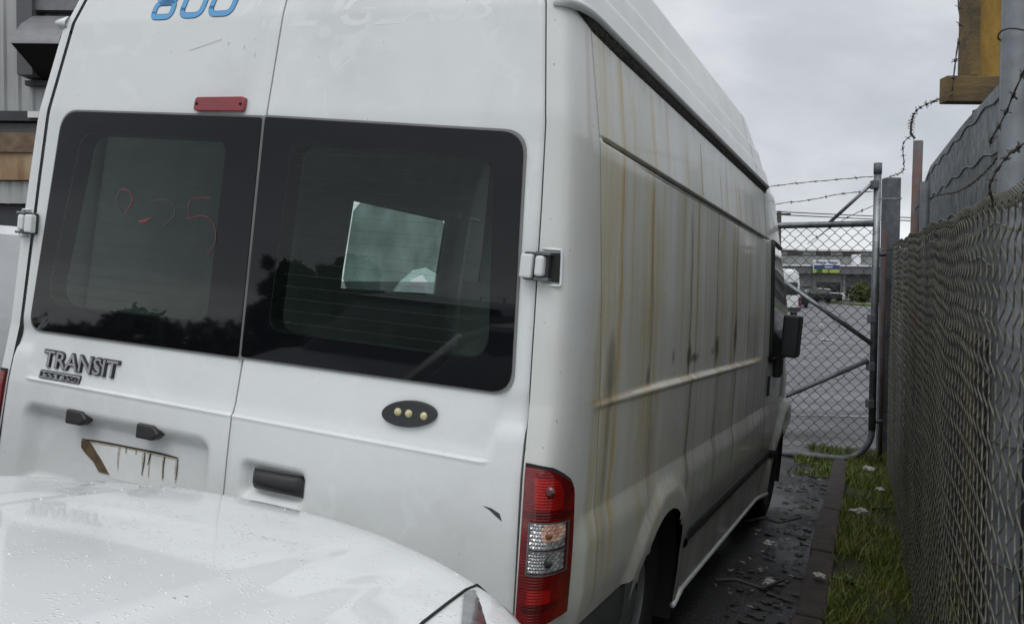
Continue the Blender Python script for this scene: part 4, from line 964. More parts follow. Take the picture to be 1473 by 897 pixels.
# ------------------------------------------------------------------ simple vehicles
def simple_vehicle(kind, name, label, cat, loc, rz, paint_m, group=None, mw=None):
    t = thing(name, label, cat, mw=mw, group=group, loc=loc, rz=rz)
    if kind == 'van':      # origin at rear bumper, nose to +y
        L, w, hb, hr = 5.4, .98, 1.15, 2.55
        st = [(0, .90, 2.3), (.06, .96, 2.48), (.5, .97, 2.6), (3.6, .97, 2.58), (4.2, .95, 2.3), (4.75, .94, 1.35), (5.3, .90, 1.0), (5.4, .85, .8)]
        P = []
        for y, ww, top in st:
            P.append([(ww * .96, y, .35), (ww, y, .55), (ww, y, .95), (ww * .99, y, min(top - .2, 1.3)), (ww * (.90 if top > 2 else .97), y, top - .15), (ww * .78, y, top - .02), (0, y, top), (-ww * .78, y, top - .02), (-ww * (.90 if top > 2 else .97), y, top - .15), (-ww * .99, y, min(top - .2, 1.3)), (-ww, y, .95), (-ww, y, .55), (-ww * .96, y, .35)])
        mb = MB(); mb.grid(P, smooth=False); mb.add(P[0], [tuple(range(13))]); mb.add(P[-1], [tuple(range(13))]); mb.build('body', paint_m, t)
        for s in (-1, 1):
            o = MB().box(*sorted((s * .03, s * .80)), -.012, .03, 1.22, 1.90).build('rear_window', car_glass, t); bevel(o, .05, 3)
            MB().box(*sorted((s * .84, s * .965)), -.015, .10, .65, 1.1).build('tail_light', red_lens, t)
            MB().box(*sorted((s * .93, s * .985)), 3.7, 4.5, 1.30, 1.95).build('cab_window', car_glass, t)
            o = MB().box(*sorted((s * 1.0, s * 1.2)), 4.2, 4.3, 1.35, 1.65).build('wing_mirror', black_plastic, t)
        MB().box(-.003, .003, -.006, .02, .6, 2.3).build('door_gap', rubber, t)
        o = MB().box(-.95, .95, -.10, .12, .38, .60).build('rear_bumper', black_plastic, t); bevel(o, .03, 2)
        MB().box(-.80, .80, 4.25, 4.60, 1.42, 2.0)
        wy = (.95, 4.5); wr = .34; wx = .93
    else:
        if kind == 'sedan': L, w, prof = 4.7, .90, [(0, .85, .85), (.25, 1.0, 1.0), (1.0, 1.02, 1.05), (1.5, 1.0, 1.36), (2.4, .98, 1.44), (3.0, .96, 1.38), (3.7, .93, .95), (4.5, .78, .80), (4.7, .6, .62)]
        else: L, w, prof = 4.5, .92, [(0, 1.05, 1.3), (.15, 1.1, 1.68), (1.0, 1.1, 1.75), (2.3, 1.1, 1.74), (2.9, 1.08, 1.62), (3.5, 1.05, 1.12), (4.2, .98, 1.0), (4.5, .75, .8)]
        P = []
        for y, belt, top in prof:
            ww = w * (1 - .10 * sstep(L - .6, L, y) - .06 * (1 - sstep(0, .5, y)))
            P.append([(ww * .95, y, .28), (ww, y, .5), (ww * .99, y, belt * .82), (ww * .95, y, belt * .97)] + [(-a, y, b) for a, b in ((ww * .95, belt * .97), (ww * .99, belt * .82), (ww, .5), (ww * .95, .28))])
        mb = MB(); mb.grid(P, smooth=False); mb.add(P[0], [tuple(range(8))]); mb.add(P[-1], [tuple(range(8))]); mb.build('body', paint_m, t)
        G = []; Rf = []
        for y, belt, top in prof:
            if top <= belt + .12: continue
            ww = w * .93; k = .80
            G.append([(ww, y, belt * .96), (ww * k, y, top - .04), (-ww * k, y, top - .04), (-ww, y, belt * .96)])
            Rf.append([(ww * k * 1.01, y, top - .05), (ww * k * .96, y, top), (-ww * k * .96, y, top), (-ww * k * 1.01, y, top - .05)])
        G.insert(0, [(w * .9, G[0][0][1] - .35, prof[1][1] * .95), (w * .8, G[0][0][1] - .33, prof[1][1] * .96), (-w * .8, G[0][0][1] - .33, prof[1][1] * .96), (-w * .9, G[0][0][1] - .35, prof[1][1] * .95)])
        yl = G[-1][0][1] + .55; G.append([(w * .88, yl, prof[-3][1] * .96), (w * .8, yl, prof[-3][1] * .98), (-w * .8, yl, prof[-3][1] * .98), (-w * .88, yl, prof[-3][1] * .96)])
        mb = MB(); mb.grid(G, smooth=False); mb.build('glasshouse', car_glass, t)
        mb = MB(); mb.grid(Rf, smooth=False); mb.build('roof', paint_m, t)
        for s in (-1, 1):
            o = MB().box(*sorted((s * .55, s * .80)), L - .14, L - .02, .62, .78).build('headlight', refl_m, t)
            MB().box(*sorted((s * .60, s * .84)), -.015, .1, .75, .92).build('tail_light', red_lens, t)
            MB().box(*sorted((s * w * .93, s * (w * .93 + .18))), L * .66, L * .66 + .1, .95, 1.1).build('wing_mirror', paint_m, t)
        o = MB().box(-.42, .42, L - .05, L + .015, .45, .60).build('grille', black_plastic, t)
        MB().box(-.26, .26, L + .01, L + .03, .40, .50).build('number_plate', white_tape, t)
        wy = (.85, L - .85); wr = .33; wx = w - .04
    for s in (-1, 1):
        for y in wy:
            prof = [(.001, .02), (.19, .02), (.21, .0), (wr - .02, .02), (wr, -.01), (wr, -.18)]
            ring = [[(s * (wx + b), y + a * math.cos(q), wr + a * math.sin(q)) for a, b in prof] for q in np.linspace(0, 2 * math.pi, 19)[:-1]]
            mb = MB(); mb.grid(ring, close_u=True, keep=lambda i, j: j > 1); wh = mb.build('wheel', tyre_m, t)
            mb = MB(); mb.grid(ring, close_u=True, keep=lambda i, j: j <= 1); mb.build('rim', rim_m, wh)
            MB().tube([(s * (wx + .006), y + (wr + .05) * math.cos(q), wr + (wr + .05) * math.sin(q)) for q in np.linspace(0, math.pi, 12)], .035, 6).build('wheel_arch', black_plastic, t)
    return t
_w = simple_vehicle('van', 'parked_van', 'white van parked beyond the big van, only a thin sliver shows at left edge', 'van', (-5.60, 6.7, .58), R(-16), plain_white); _w.scale = (.86, .86, .64)
simple_vehicle('van', 'panel_van', 'distant white high roofed van seen through the gate, beside the black wing mirror', 'van', (14.0, 46.2, 0), R(-4), plain_white)
simple_vehicle('suv', 'parked_car', 'silver off-roader facing us in the car park, next to the distant white van', 'car', (19.9, 66.5, 0), R(180 - 12), silver_paint)
simple_vehicle('sedan', 'parked_car', 'black low saloon parked side-on in front of the shops', 'car', (31.6, 86, 0), R(90), black_paint)
simple_vehicle('sedan', 'parked_car', 'white car parked behind the black saloon by the shop doors', 'car', (34.5, 93, 0), R(90), plain_white)
simple_vehicle('sedan', 'parked_car', 'silver car behind the bush, farthest right by the shops', 'car', (41.5, 95.5, 0), R(92), silver_paint)
simple_vehicle('suv', 'parked_car', 'grey people carrier parked left of the black saloon', 'car', (25.8, 83, 0), R(170), mat('dark_grey_paint', (.06, .065, .07), .35, coat=.5))

simple_vehicle('sedan', 'parked_car', 'dark blue saloon parked beneath the banner sign', 'car', (30.2, 94, 0), R(178), mat('dark_blue_paint', (.02, .03, .06), .3, coat=.6))
simple_vehicle('suv', 'parked_car', 'black off-roader half hidden behind the silver off-roader', 'car', (22.6, 73, 0), R(172), black_paint)
simple_vehicle('sedan', 'parked_car', 'white saloon tail-on between the bushes and the shop doors', 'car', (38.6, 94.5, 0), R(5), plain_white)
# ------------------------------------------------------------------ kerb, verge, litter
def vg(x, y): p = v2w(x, y, -GZ); return p
kx0, ky0, kx1, ky1 = 1.42, 1.0, 1.225, 6.9
kt = thing('kerb', 'dark weathered timber kerb between the gutter and the grass strip', 'kerb', van_matrix())
nb = 5
for i in range(nb):
    y0 = ky0 + (ky1 - ky0) * i / nb + .006; y1 = ky0 + (ky1 - ky0) * (i + 1) / nb - .006
    xa = lambda y: kx0 + (kx1 - kx0) * (y - ky0) / (ky1 - ky0)
    j = rng.uniform(-.008, .008); zt_ = .085 + rng.uniform(-.012, .012); w = .13
    mb = MB()
    vs = [(xa(y0) + j, y0, -.1), (xa(y0) + w + j, y0, -.1), (xa(y1) + w + j, y1, -.1), (xa(y1) + j, y1, -.1), (xa(y0) + j, y0, zt_), (xa(y0) + w + j, y0, zt_), (xa(y1) + w + j, y1, zt_), (xa(y1) + j, y1, zt_)]
    mb.add(vs, [(0, 1, 2, 3), (4, 5, 6, 7), (0, 1, 5, 4), (1, 2, 6, 5), (2, 3, 7, 6), (3, 0, 4, 7)])
    o = mb.build('kerb_block', kerb_m, kt); bevel(o, .012, 2)
# soil under the grass
soil = mat('dark_soil', (.030, .048, .010), .95, col2=(.022, .017, .011), cscale=5, bump=.8, bscale=30)
mb = MB(); P = []
for u in np.linspace(0, 1, 12):
    P.append([(kx0 + .12 - .033 * (y - 1) + u * 2.2, y, .055 + .02 * math.sin(5 * y + 7 * u) - .05*u*0) for y in np.linspace(-3.0, 7.9, 60)])
mb.grid(P); vg_o = struct(mb.build('verge_soil', soil, mw=van_matrix()))
def soil_z(x, y): return .055
def blades(name, n, fx, hmin, hmax, w, m_, mw, label):
    V = np.empty((n, 5, 3)); 
    xy, z0 = fx(n)
    ang = rng.uniform(0, 2 * math.pi, n); hh = rng.uniform(hmin, hmax, n) * rng.uniform(.6, 1.25, n); lean = rng.uniform(.2, 1.0, n) * hh
    la = rng.uniform(0, 2 * math.pi, n); ww = rng.uniform(.6, 1.4, n) * w
    dx, dy = np.cos(ang) * ww, np.sin(ang) * ww; lx, ly = np.cos(la) * lean, np.sin(la) * lean
    V[:, 0] = np.stack([xy[:, 0] - dx, xy[:, 1] - dy, z0], 1); V[:, 1] = np.stack([xy[:, 0] + dx, xy[:, 1] + dy, z0], 1)
    V[:, 2] = np.stack([xy[:, 0] + dx * .8 + lx * .35, xy[:, 1] + dy * .8 + ly * .35, z0 + hh * .62], 1); V[:, 3] = np.stack([xy[:, 0] - dx * .8 + lx * .35, xy[:, 1] - dy * .8 + ly * .35, z0 + hh * .62], 1)
    V[:, 4] = np.stack([xy[:, 0] + lx, xy[:, 1] + ly, z0 + hh], 1)
    me = bpy.data.meshes.new(name); me.vertices.add(n * 5); me.vertices.foreach_set('co', V.ravel())
    base = np.arange(n) * 5
    lo = np.stack([base, base + 1, base + 2, base + 3, base + 3, base + 2, base + 4], 1).ravel()
    me.loops.add(n * 7); me.loops.foreach_set('vertex_index', lo.astype(np.int32))
    me.polygons.add(n * 2); ls = np.empty((n, 2), np.int32); ls[:, 0] = np.arange(n) * 7; ls[:, 1] = ls[:, 0] + 4; me.polygons.foreach_set('loop_start', ls.ravel())
    me.update(calc_edges=True); me.validate()
    o = link(name, me, m_, mw=mw); o['kind'] = 'stuff'; tag(o, label, 'grass'); return o
grass_m = mat('grass_blades', (.075, .135, .010), .6, col2=(.13, .145, .02), cscale=4.5)
def fx1(n):
    y = rng.uniform(1.0, 7.9, n); x = kx0 + .13 - .033 * (y - 1) + rng.beta(1.0, 1.5, n) * .75
    k = np.sin(x * 9 + y * 3.1) + np.sin(y * 5.3 - x * 4) + rng.normal(0, .8, n); m_ = k > -.55
    return np.stack([x, y], 1)[m_], np.full(m_.sum(), .05)
_n = 26000; _xy, _z = fx1(_n)
blades('grass', len(_xy), lambda n: (_xy, _z), .02, .085, .0030, grass_m, van_matrix(), 'bright green grass strip between the timber kerb and chain link fence')
def fx2(n):
    y = rng.uniform(6.2, 8.1, n); x = 1.30 + rng.uniform(-.42, .55, n); m_ = (x - 1.3) > (-.40 + .25*np.sin(y*6))
    return np.stack([x, y], 1)[m_], np.full(m_.sum(), .0)
_xy2, _z2 = fx2(5000)
blades('grass', len(_xy2), lambda n: (_xy2, _z2), .025, .085, .0035, grass_m, van_matrix(), 'patch of long grass growing under the foot of the gate')
straw_m = mat('dead_straw', (.16, .13, .06), .8, vary=.3, vscale=9)
_n = 2600; _xy3, _z3 = fx1(_n)
blades('dead_grass', len(_xy3), lambda n: (_xy3, _z3), .03, .12, .0022, straw_m, van_matrix(), 'dead straw coloured stalks among the green grass strip')
# broad weeds
weed_m = mat('weed_leaf', (.05, .085, .02), .5, vary=.3, vscale=12)
def weed(x, y, n, r, label):
    t = thing('weed', label, 'weed', van_matrix(x, y, -GZ + .05)); mb = MB()
    for k in range(n):
        a = rng.uniform(0, 6.283); L = rng.uniform(.6, 1) * r; w = L * .22; el = rng.uniform(.3, 1.1)
        d = np.array([math.cos(a), math.sin(a), 0]); n_ = np.array([-d[1], d[0], 0])
        c = [d * L * t_ + np.array([0, 0, L * math.sin(el) * t_ - L * .5 * t_ * t_]) for t_ in (0, .3, .6, .85, 1)]
        ws = (.15, .8, 1, .6, .02); mb.grid([[p + n_ * w * q for p, q in zip(c, ws)], [p + (0, 0, -.004) for p in c], [p - n_ * w * q for p, q in zip(c, ws)]])
    mb.build('leaves', weed_m, t, fix=False); return t
weed(1.62, 2.9, 16, .14, 'broad leaved weed nearest the camera beside the kerb'); weed(1.60, 3.6, 12, .11, 'small broad leaved weed midway along the grass strip'); weed(1.66, 5.0, 12, .13, 'leafy weed by the fence foot near the gate end')
weed(1.22, 4.6, 8, .06, 'tiny weed growing in the gutter against the kerb')
def crumple(name, x, y, z, s, label, m_=litter_m, flat_=.5, group=None, world=False, cat='litter'):
    bm = bmesh.new(); bmesh.ops.create_icosphere(bm, subdivisions=3, radius=1)
    off = rng.uniform(-50, 50, 3)
    from mathutils import noise
    for v in bm.verts:
        k = 1 + .75 * noise.noise(v.co * 1.7 + Vector(off)) + .35 * noise.noise(v.co * 4.5 + Vector(off))
        v.co = Vector((v.co.x * k * s, v.co.y * k * s * .7, max(-.1 * s, v.co.z * k * s * flat_)))
    me = bpy.data.meshes.new(name); bm.to_mesh(me); bm.free()
    o = link(name, me, m_)
    if world: o.location = (x, y, z)
    else: o.matrix_world = van_matrix(x, y, -GZ + z, rng.uniform(0, 3))
    return tag(o, label, cat, group)
crumple('litter', 1.56, 4.55, .10, .055, 'crumpled white paper lying mid-way along the grass strip')
crumple('litter', 1.55, 6.45, .10, .055, 'white scrap of plastic in the grass near the gate foot')
crumple('litter', 1.66, 5.55, .10, .035, 'small pale scrap of litter against the fence foot')
crumple('litter', 1.44, 2.75, .11, .030, 'pale crumb of litter on the grass edge nearest us')
crumple('litter', 1.20, 2.75, .02, .040, 'white crumpled scrap in the gutter nearest the camera')
crumple('litter', 1.10, 3.55, .02, .035, 'flat white scrap in the wet gutter halfway to the front wheel')
crumple('litter', 11.9, 34.5, .10, .22, 'white carrier bag lying on the car park asphalt, farther one', world=True, flat_=.8)
crumple('litter', 9.95, 28.2, .02, .26, 'flat pale paper on the car park asphalt, nearer one', world=True, flat_=.15)
# leaf mush and wet scraps in the gutter
mb = MB()
for k in range(300):
    y = rng.uniform(1.2, 7.2); x = kx0 - .033 * (y - 1) - .015 - abs(rng.normal(0, .17)) ; s = rng.uniform(.006, .042) ; a = rng.uniform(0, 6.28); e = rng.uniform(.12, .7)
    z = rng.uniform(.003, .008)
    pts = [(x + s * math.cos(a + q) * (1 if i % 2 else .7), y + s * e * math.sin(a + q) * 1.6, z + rng.uniform(-.001, .009)) for i, q in enumerate(np.linspace(0, 6.283, 7)[:-1])]
    mb.add(pts, [(0, 1, 2, 3), (0, 3, 4, 5)])
o = mb.build('gutter_debris', litter_d, mw=van_matrix()); o['kind'] = 'stuff'; tag(o, 'wet leaves and scraps lying in the gutter by the kerb', 'debris')
mb = MB()
for k in range(70):
    y = rng.uniform(1.6, 7.0); x = kx0 - .033 * (y - 1) - .03 - abs(rng.normal(0, .2)); s = rng.uniform(.008, .022); a = rng.uniform(0, 6.28)
    pts = [(x + s * math.cos(a + q), y + s * .7 * math.sin(a + q), .018 + rng.uniform(-.004, .012)) for q in np.linspace(0, 6.283, 6)[:-1]]
    mb.add(pts, [(0, 1, 2), (0, 2, 3, 4)])
o = mb.build('pale_scraps', mat('pale_wet_paper', (.15, .15, .14), .6, vary=.4, vscale=30), mw=van_matrix()); o['kind'] = 'stuff'; tag(o, 'pale bits of paper strewn along the wet gutter', 'debris')
def twig(p, label):
    o = MB().tube(p, [.012 * (1 - .5 * i / len(p)) for i in range(len(p))], 5).build('twig', mat('dead_twig', (.07, .065, .055), .7, vary=.3), mw=van_matrix()); return tag(o, label, 'twig')
twig([(.88, 4.0, .02), (.98, 4.12, .04), (1.08, 4.10, .03), (1.2, 4.3, .045)], 'grey bent twig lying between front wheel and kerb')
twig([(.95, 2.60, .02), (1.05, 2.66, .03), (1.18, 2.62, .025), (1.27, 2.8, .04)], 'pale twig in the gutter nearest the camera')

# ------------------------------------------------------------------ gate
GT0 = np.array([3.40, 8.34]); GD = _unit(np.array([-.97, .56])); GN = np.array([GD[1], -GD[0]])
gate = thing('chain_link_gate', 'tubular chain link gate standing ajar beyond the van with diagonal braces', 'gate', loc=(GT0[0], GT0[1], 0))
def G(s, z, o=0.): p = GD * s + GN * o; return (p[0], p[1], z)
MB().tube([G(0, .40), G(0, 2.86)], .034, 12).build('post', galv, gate)
MB().tube([G(0, 2.80), G(0, 2.90)], .038, 12).build('post_cap', galv_dull, gate)
LG = 3.2
MB().tube([G(-.02, 2.34), G(LG, 2.34)], .030, 12).build('top_rail', galv, gate)
bot = [G(0, .62)] + [G(.30 * (1 - math.cos(a)), .40 - .30 * math.sin(a)) for a in np.linspace(0, math.pi / 2, 9)] + [G(LG, .10)]
MB().tube(bot, .030, 12).build('bottom_rail', galv_dull, gate)
MB().tube([G(LG, .10), G(LG, 2.34)], .030, 10).build('far_stile', galv_dull, gate)
MB().tube([G(.02, 1.22, -.035), G(1.10, 1.98, -.035), G(2.2, 2.34, -.035)][:2], .022, 10).build('brace', galv, gate)
MB().tube([G(.04, 1.06, -.035), G(1.02, .55, -.035), G(1.6, .26, -.035)], .024, 10).build('brace', galv_dull, gate)
MB().tube([G(.02, 2.74), G(.42, 2.36)], .017, 8).build('brace', galv, gate)
for z in (.30 + .35, 1.0, 1.45, 2.70): 
    o = MB().box(-.055, -.0, -.045, .045, z - .04, z + .04).build('clamp', galv_dull, gate); bevel(o, .008, 2)
for z in (.48, 2.05): 
    MB().tube([(0, 0, z), (.10, .02, z)], .018, 8).build('hinge_bracket', galv_dull, gate)
def link_mesh(L, top, cell, r, jitter=.0, seed=1, nseg=4, bottom=0.08, hf=None, bow=.010):
    """woven zigzag wires; s along, z up; returns MB in (s, out, z)"""
    rg = np.random.default_rng(seed); mb = MB(); hw = cell / 2; k = 0; s = 0.
    while s < L:
        t = top(s + hw / 2) if callable(top) else top; n = int((t - bottom) / hw); pts = []
        for i in range(n + 1):
            z = t - i * hw; side_ = (i + k) % 2
            x = s + (hw if side_ else 0) + (.12 * hw if side_ else -.12 * hw)
            pts.append((x, (bow if (i % 2) else -bow) * .35, z))
        if jitter:
            pts = [(x + jitter * math.sin(z * 3.1 + x * 1.7) * .3, y + jitter * (math.sin(x * 2.3 + z * 1.1) + .6 * math.sin(x * 6.1 - z * 4.3)), z + jitter * .5 * math.sin(x * 3.7)) for x, y, z in pts]
        q = [np.array(pts[0])]                       # straight runs with tight bends at the knuckles
        for a, b in zip(pts[:-1], pts[1:]): a = np.array(a); b = np.array(b); q += [a + (b - a) * .14, a + (b - a) * .86]
        mb.tube(q, r, nseg, cap=False, smooth=True); s += hw; k += 1
    return mb
m_ = link_mesh(LG, 2.31, .105, .0032, .008, 3, 4, .14)
m_.v = [tuple(np.array(G(a, c, b))) for a, b, c in m_.v]
o = m_.build('mesh_infill', wire_m, gate); o['kind'] = 'stuff'
# barbed wires strung from the gate post leftwards
def barbed(name, pts, label, r=.0028, every=.12, parent=None, group=None, blen=.022, cat='barbed wire'):
    P = [np.array(p, float) for p in pts]; q = []
    for i in range(len(P) - 1):                     # Catmull-Rom
        a, b, c, d = P[max(i - 1, 0)], P[i], P[i + 1], P[min(i + 2, len(P) - 1)]
        n = max(3, int(np.linalg.norm(c - b) / .04))
        for k in range(n):
            t = k / n; q.append(.5 * ((2 * b) + (-a + c) * t + (2 * a - 5 * b + 4 * c - d) * t * t + (-a + 3 * b - 3 * c + d) * t ** 3))
    q.append(P[-1]); mb = MB(); mb.tube(q, r, 5); 
    # second strand twisted around
    q2 = [p + r * 1.6 * np.array([math.cos(i * 1.3), math.sin(i * 1.3), math.cos(i * 1.3)]) for i, p in enumerate(q)]; mb.tube(q2, r * .8, 4)
    acc = 0
    for i in range(1, len(q)):
        acc += np.linalg.norm(q[i] - q[i - 1])
        if acc > every:
            acc = 0
            for _ in range(2):
                d = _unit(rng.normal(size=3)); mb.tube([q[i] - d * blen, q[i] + d * blen], [r * .7, r * .7], 4)
            t = _unit(q[i] - q[i - 1]); mb.tube([q[i] - t * .008, q[i] + t * .008], r * 2.6, 5)
    o = mb.build(name, barb_m, parent)
    if parent is None: tag(o, label, cat, group)
    return o
g3 = lambda s, z: tuple(np.array([GT0[0], GT0[1], 0]) + G(s, z))
barbed('barbed_wire', [g3(0, 2.78), g3(.7, 2.75), g3(1.5, 2.70), g3(3, 2.68)], 'top strand of barbed wire over the gate, ending under the roof gutter', .003, .16)
barbed('barbed_wire', [g3(0, 2.64), g3(.3, 2.63), g3(.62, 2.58), g3(.95, 2.55), g3(1.3, 2.47), g3(3, 2.5)], 'second strand of barbed wire over the gate, with a kinked loose end', .003, .14)
barbed('barbed_wire', [g3(0, 2.52), g3(.3, 2.38), g3(.62, 2.16)], 'slack bit of barbed wire dropping behind the gate top rail', .003, .14)

# ------------------------------------------------------------------ right-hand fence
FA = np.array([.956, 1.749]); FB = np.array([3.519, 8.265]); FD = _unit(FB - FA); FN = np.array([FD[1], -FD[0]])
FZT = [(-.6, 1.93), (.1, 1.92), (.5, 1.93), (1.05, 1.95), (2.6, 2.00), (5.8, 2.09), (7.2, 2.11)]
fz = lambda s: float(np.interp(s, [a for a, _ in FZT], [b for _, b in FZT])) + .008 * math.sin(s * 4.0) + .004 * math.sin(s * 11)
fence = thing('chain_link_fence', 'rusty grey chain link fence running along the right of the van to the gate', 'fence', loc=(FA[0], FA[1], 0))
def Fp(s, o, z): p = FD * s + FN * o; return (p[0], p[1], z)
m_ = link_mesh(7.75, lambda s: fz(s - .65), .078, .0019, .006, 5, 5, -.02)
m_.v = [Fp(a - .65, b, c) for a, b, c in m_.v]
o = m_.build('wire_mesh', wire_m, fence, fix=False); o['kind'] = 'stuff'
# twisted wire tips along the top selvedge
mb = MB(); s = -.65
while s < 7.1:
    z = fz(s); mb.tube([Fp(s, 0, z - .01), Fp(s + .010, .006, z + .012), Fp(s + .004, -.004, z + .022)], .0022, 4); s += .028
o = mb.build('mesh_tips', wire_m, fence); o['kind'] = 'stuff'
for z_off in (-.045, -.9):
    MB().tube([Fp(s, .010, fz(s) + z_off + .01 * math.sin(9 * s)) for s in np.linspace(-.65, 7.1, 60)], .0028, 5).build('tension_wire', wire_m, fence)
# posts behind the mesh
MB().tube([Fp(.19, .046, -.1), Fp(.22, .050, 2.95)], .0315, 16).build('post', galv_dull, fence)
MB().tube([Fp(3.55, .07, -.1), Fp(3.6, .07, 2.35)], .026, 12).build('post', galv_dull, fence)
MB().tube([Fp(-.14, .17, -.1), Fp(-.14, .17, 1.98)], .022, 12).build('post', galv, fence)
o = MB().tube([Fp(5.55, .10, -.1), Fp(5.62, .13, 2.88)], .036, 12).build('post', rusty, fence); o['label'] = 'rusty leaning post'
# tie wires round the near post
for z in (1.42, 1.16, 1.93, 2.30):
    MB().tube([Fp(.205 + .037 * math.cos(a), .048 + .037 * math.sin(a), z + .006 * math.sin(2 * a)) for a in np.linspace(0, 6.28, 16)], .002, 5).build('tie_wire', barb_m, fence)
# gate post: broad square section
gp = thing('gate_post', 'broad grey steel gate post at the far end of the fence', 'post', loc=(3.80, 8.98, 0))
o = MB().box(-.075, .075, -.06, .06, -.1, 2.84).build('shaft', galv_dull, gp); bevel(o, .012, 2)
for z in (.5, 1.25, 2.12, 2.62): MB().box(-.078, .078, -.064, .064, z, z + .02).build('strap', galv, gp)
o = MB().tube([Fp(7.25, -.06, 0), Fp(7.25, -.06, 2.3)], .02, 8)
gp2 = o.build('steel_post', rusty); tag(gp2, 'thin reddish post between gate and fence end', 'post'); gp2.location = (FA[0] , FA[1], 0)
gp3 = MB().tube([Fp(8.4, .25, 0), Fp(8.4, .25, 2.93)], .035, 10).build('steel_post', galv_dull); tag(gp3, 'grey round post behind the rusty leaning post', 'post'); gp3.location = (FA[0], FA[1], 0)
# barbed wire along the fence top
F3 = lambda s, o, z: tuple(np.array([FA[0], FA[1], 0]) + Fp(s, o, z))
barbed('barbed_wire', [F3(-.4, .0, 2.16), F3(.0, .0, 2.09), F3(.2, .0, 2.07), F3(.45, .06, 2.13), F3(1.2, .12, 2.14), F3(2.4, .14, 2.18), F3(4.0, .14, 2.30), F3(5.6, .12, 2.36)], 'barbed wire wrapped round the near fence post and sagging along', .0015, .075, blen=.011)
barbed('barbed_wire', [F3(-.5, -.02, 1.98), F3(-.2, -.02, 1.985), F3(.0, -.02, 1.96), F3(.12, .0, 1.93)], 'short piece of barbed wire on the mesh top at the right edge', .0016, .05, blen=.010)
# the strand from the rusty post, over the beam, up out of view
# ------------------------------------------------------------------ tall weldmesh screen behind the fence
TD = .22
TZT = [(-.9, 2.42), (1.18, 2.47), (1.86, 2.53), (3.2, 2.60), (5.6, 2.68), (6.6, 2.62), (7.3, 2.48), (7.8, 2.15), (8.0, 1.9)]
tz = lambda s: float(np.interp(s, [a for a, _ in TZT], [b for _, b in TZT]))
scr = thing('mesh_screen', 'tall grey welded mesh screen with dark panels behind the chain link fence', 'fence', loc=(FA[0], FA[1], 0))
panel_m = mat('dark_grey_sheet', (.036, .038, .035), .85, col2=(.018, .020, .018), cscale=3, bump=.2, bscale=12)
ss = np.arange(.30, 8.0, 1.1)
for a in ss:
    b = min(a + 1.09, 8.0); P = []
    for s in np.linspace(a, b, 10): P.append([Fp(s, TD + .05 + .01 * math.sin(6 * s), z) for z in (-.1, 1.0, tz(s) - .03)])
    mb = MB(); mb.grid(P, smooth=False); A = P
    mb.grid([[Fp(s, TD + .075, z) for z in (-.1, 1.0, tz(s) - .03)] for s in np.linspace(a, b, 10)], smooth=False); mb.build('sheet_panel', panel_m, scr)
mb = MB(); s = .28; k = 0
while s < 8.0:
    z1 = tz(s); mb.tube([Fp(s, TD, 1.55), Fp(s, TD, z1 - .1), Fp(s, TD + .0, z1)], .0042, 4, smooth=False); s += .050; k += 1
o = mb.build('vertical_wires', galv, scr, fix=False)
for h_ in (.05, .25, .46, .68, .9, 1.1):
    MB().tube([Fp(s, TD - .006, tz(s) - h_ + .012 * math.sin(s * 9)) for s in np.linspace(.28, 8.0 - h_ * .2, 60)], .0042, 6).build('horizontal_wire', galv_dull, scr)

# ------------------------------------------------------------------ ochre board and beam behind the fence
bd = thing('timber_sign_back', 'ochre painted upright board fixed on a horizontal beam behind the fence, upper right', 'board', loc=(2.20, 4.2, 0))
o = MB().box(-.075, -.040, -.03, .10, 2.74, 3.9).build('edge_batten', timber_d, bd)
o = MB().box(-.037, .20, .0, .04, 2.74, 3.9).build('upright_board', timber_y, bd)
o = MB().box(-.195, .45, -.045, .03, 2.615, 2.735).build('cross_beam', timber_d, bd); bevel(o, .006, 2)
o = MB().box(.02, .12, .05, .14, -.1, 2.61).build('support_post', timber_d, bd)
barbed('barbed_wire', [(2.06, 4.25, 3.35), (2.06, 4.18, 3.1), (2.04, 4.12, 2.92), (2.02, 4.12, 2.76), (2.02, 4.13, 2.66)], 'barbed wire hanging from above down to the timber beam', .0026, .075, blen=.020)
barbed('barbed_wire', [(2.02, 4.13, 2.64), (2.25, 5.0, 2.74), (2.75, 6.2, 2.84), (3.08, 6.88, 2.89)], 'barbed wire running from timber beam down to the rusty post', .003, .16, blen=.024)
barbed('barbed_wire', [(3.10, 6.95, 2.93), (3.2, 7.35, 2.92), (3.45, 7.9, 2.80), (3.58, 8.3, 2.80), (3.74, 8.9, 2.84)], 'barbed wire looping from the rusty post to the broad gate post', .003, .16, blen=.024)

# ------------------------------------------------------------------ shop building beyond the car park
shop = thing('shop_building', 'long low grey shop block with flat canopy beyond the car park', 'building', loc=(36, 101, 0))
conc = mat('painted_block', (.28, .285, .28), .8, vary=.12, vscale=.8); fascia = mat('grey_fascia', (.115, .12, .13), .6, vary=.08, vscale=.5)
rev = mat('pale_panel', (.30, .31, .31), .7, vary=.1, vscale=.7); white_trim = mat('white_trim', (.72, .73, .74), .6)
shop_glass = mat('dark_shop_glass', (.02, .024, .026), .12)
MB().box(-26, 30, 0, 12, 0, 3.2).build('wall', conc, shop)
MB().box(-20, 30, -1.6, 0, 3.02, 3.86).build('canopy_fascia', fascia, shop)
MB().box(-20, 30, -1.75, .1, 3.862, 4.02).build('canopy_trim', white_trim, shop)
MB().box(-24, 30, 3, 12, 3.2, 5.15).build('upper_wall', rev, shop)
MB().box(-25, 31, 2.4, 12.6, 5.72, 5.92).build('roof', white_trim, shop)
MB().box(-24.2, 30, 2.95, 11.9, 5.152, 5.718).build('clerestory', shop_glass, shop)
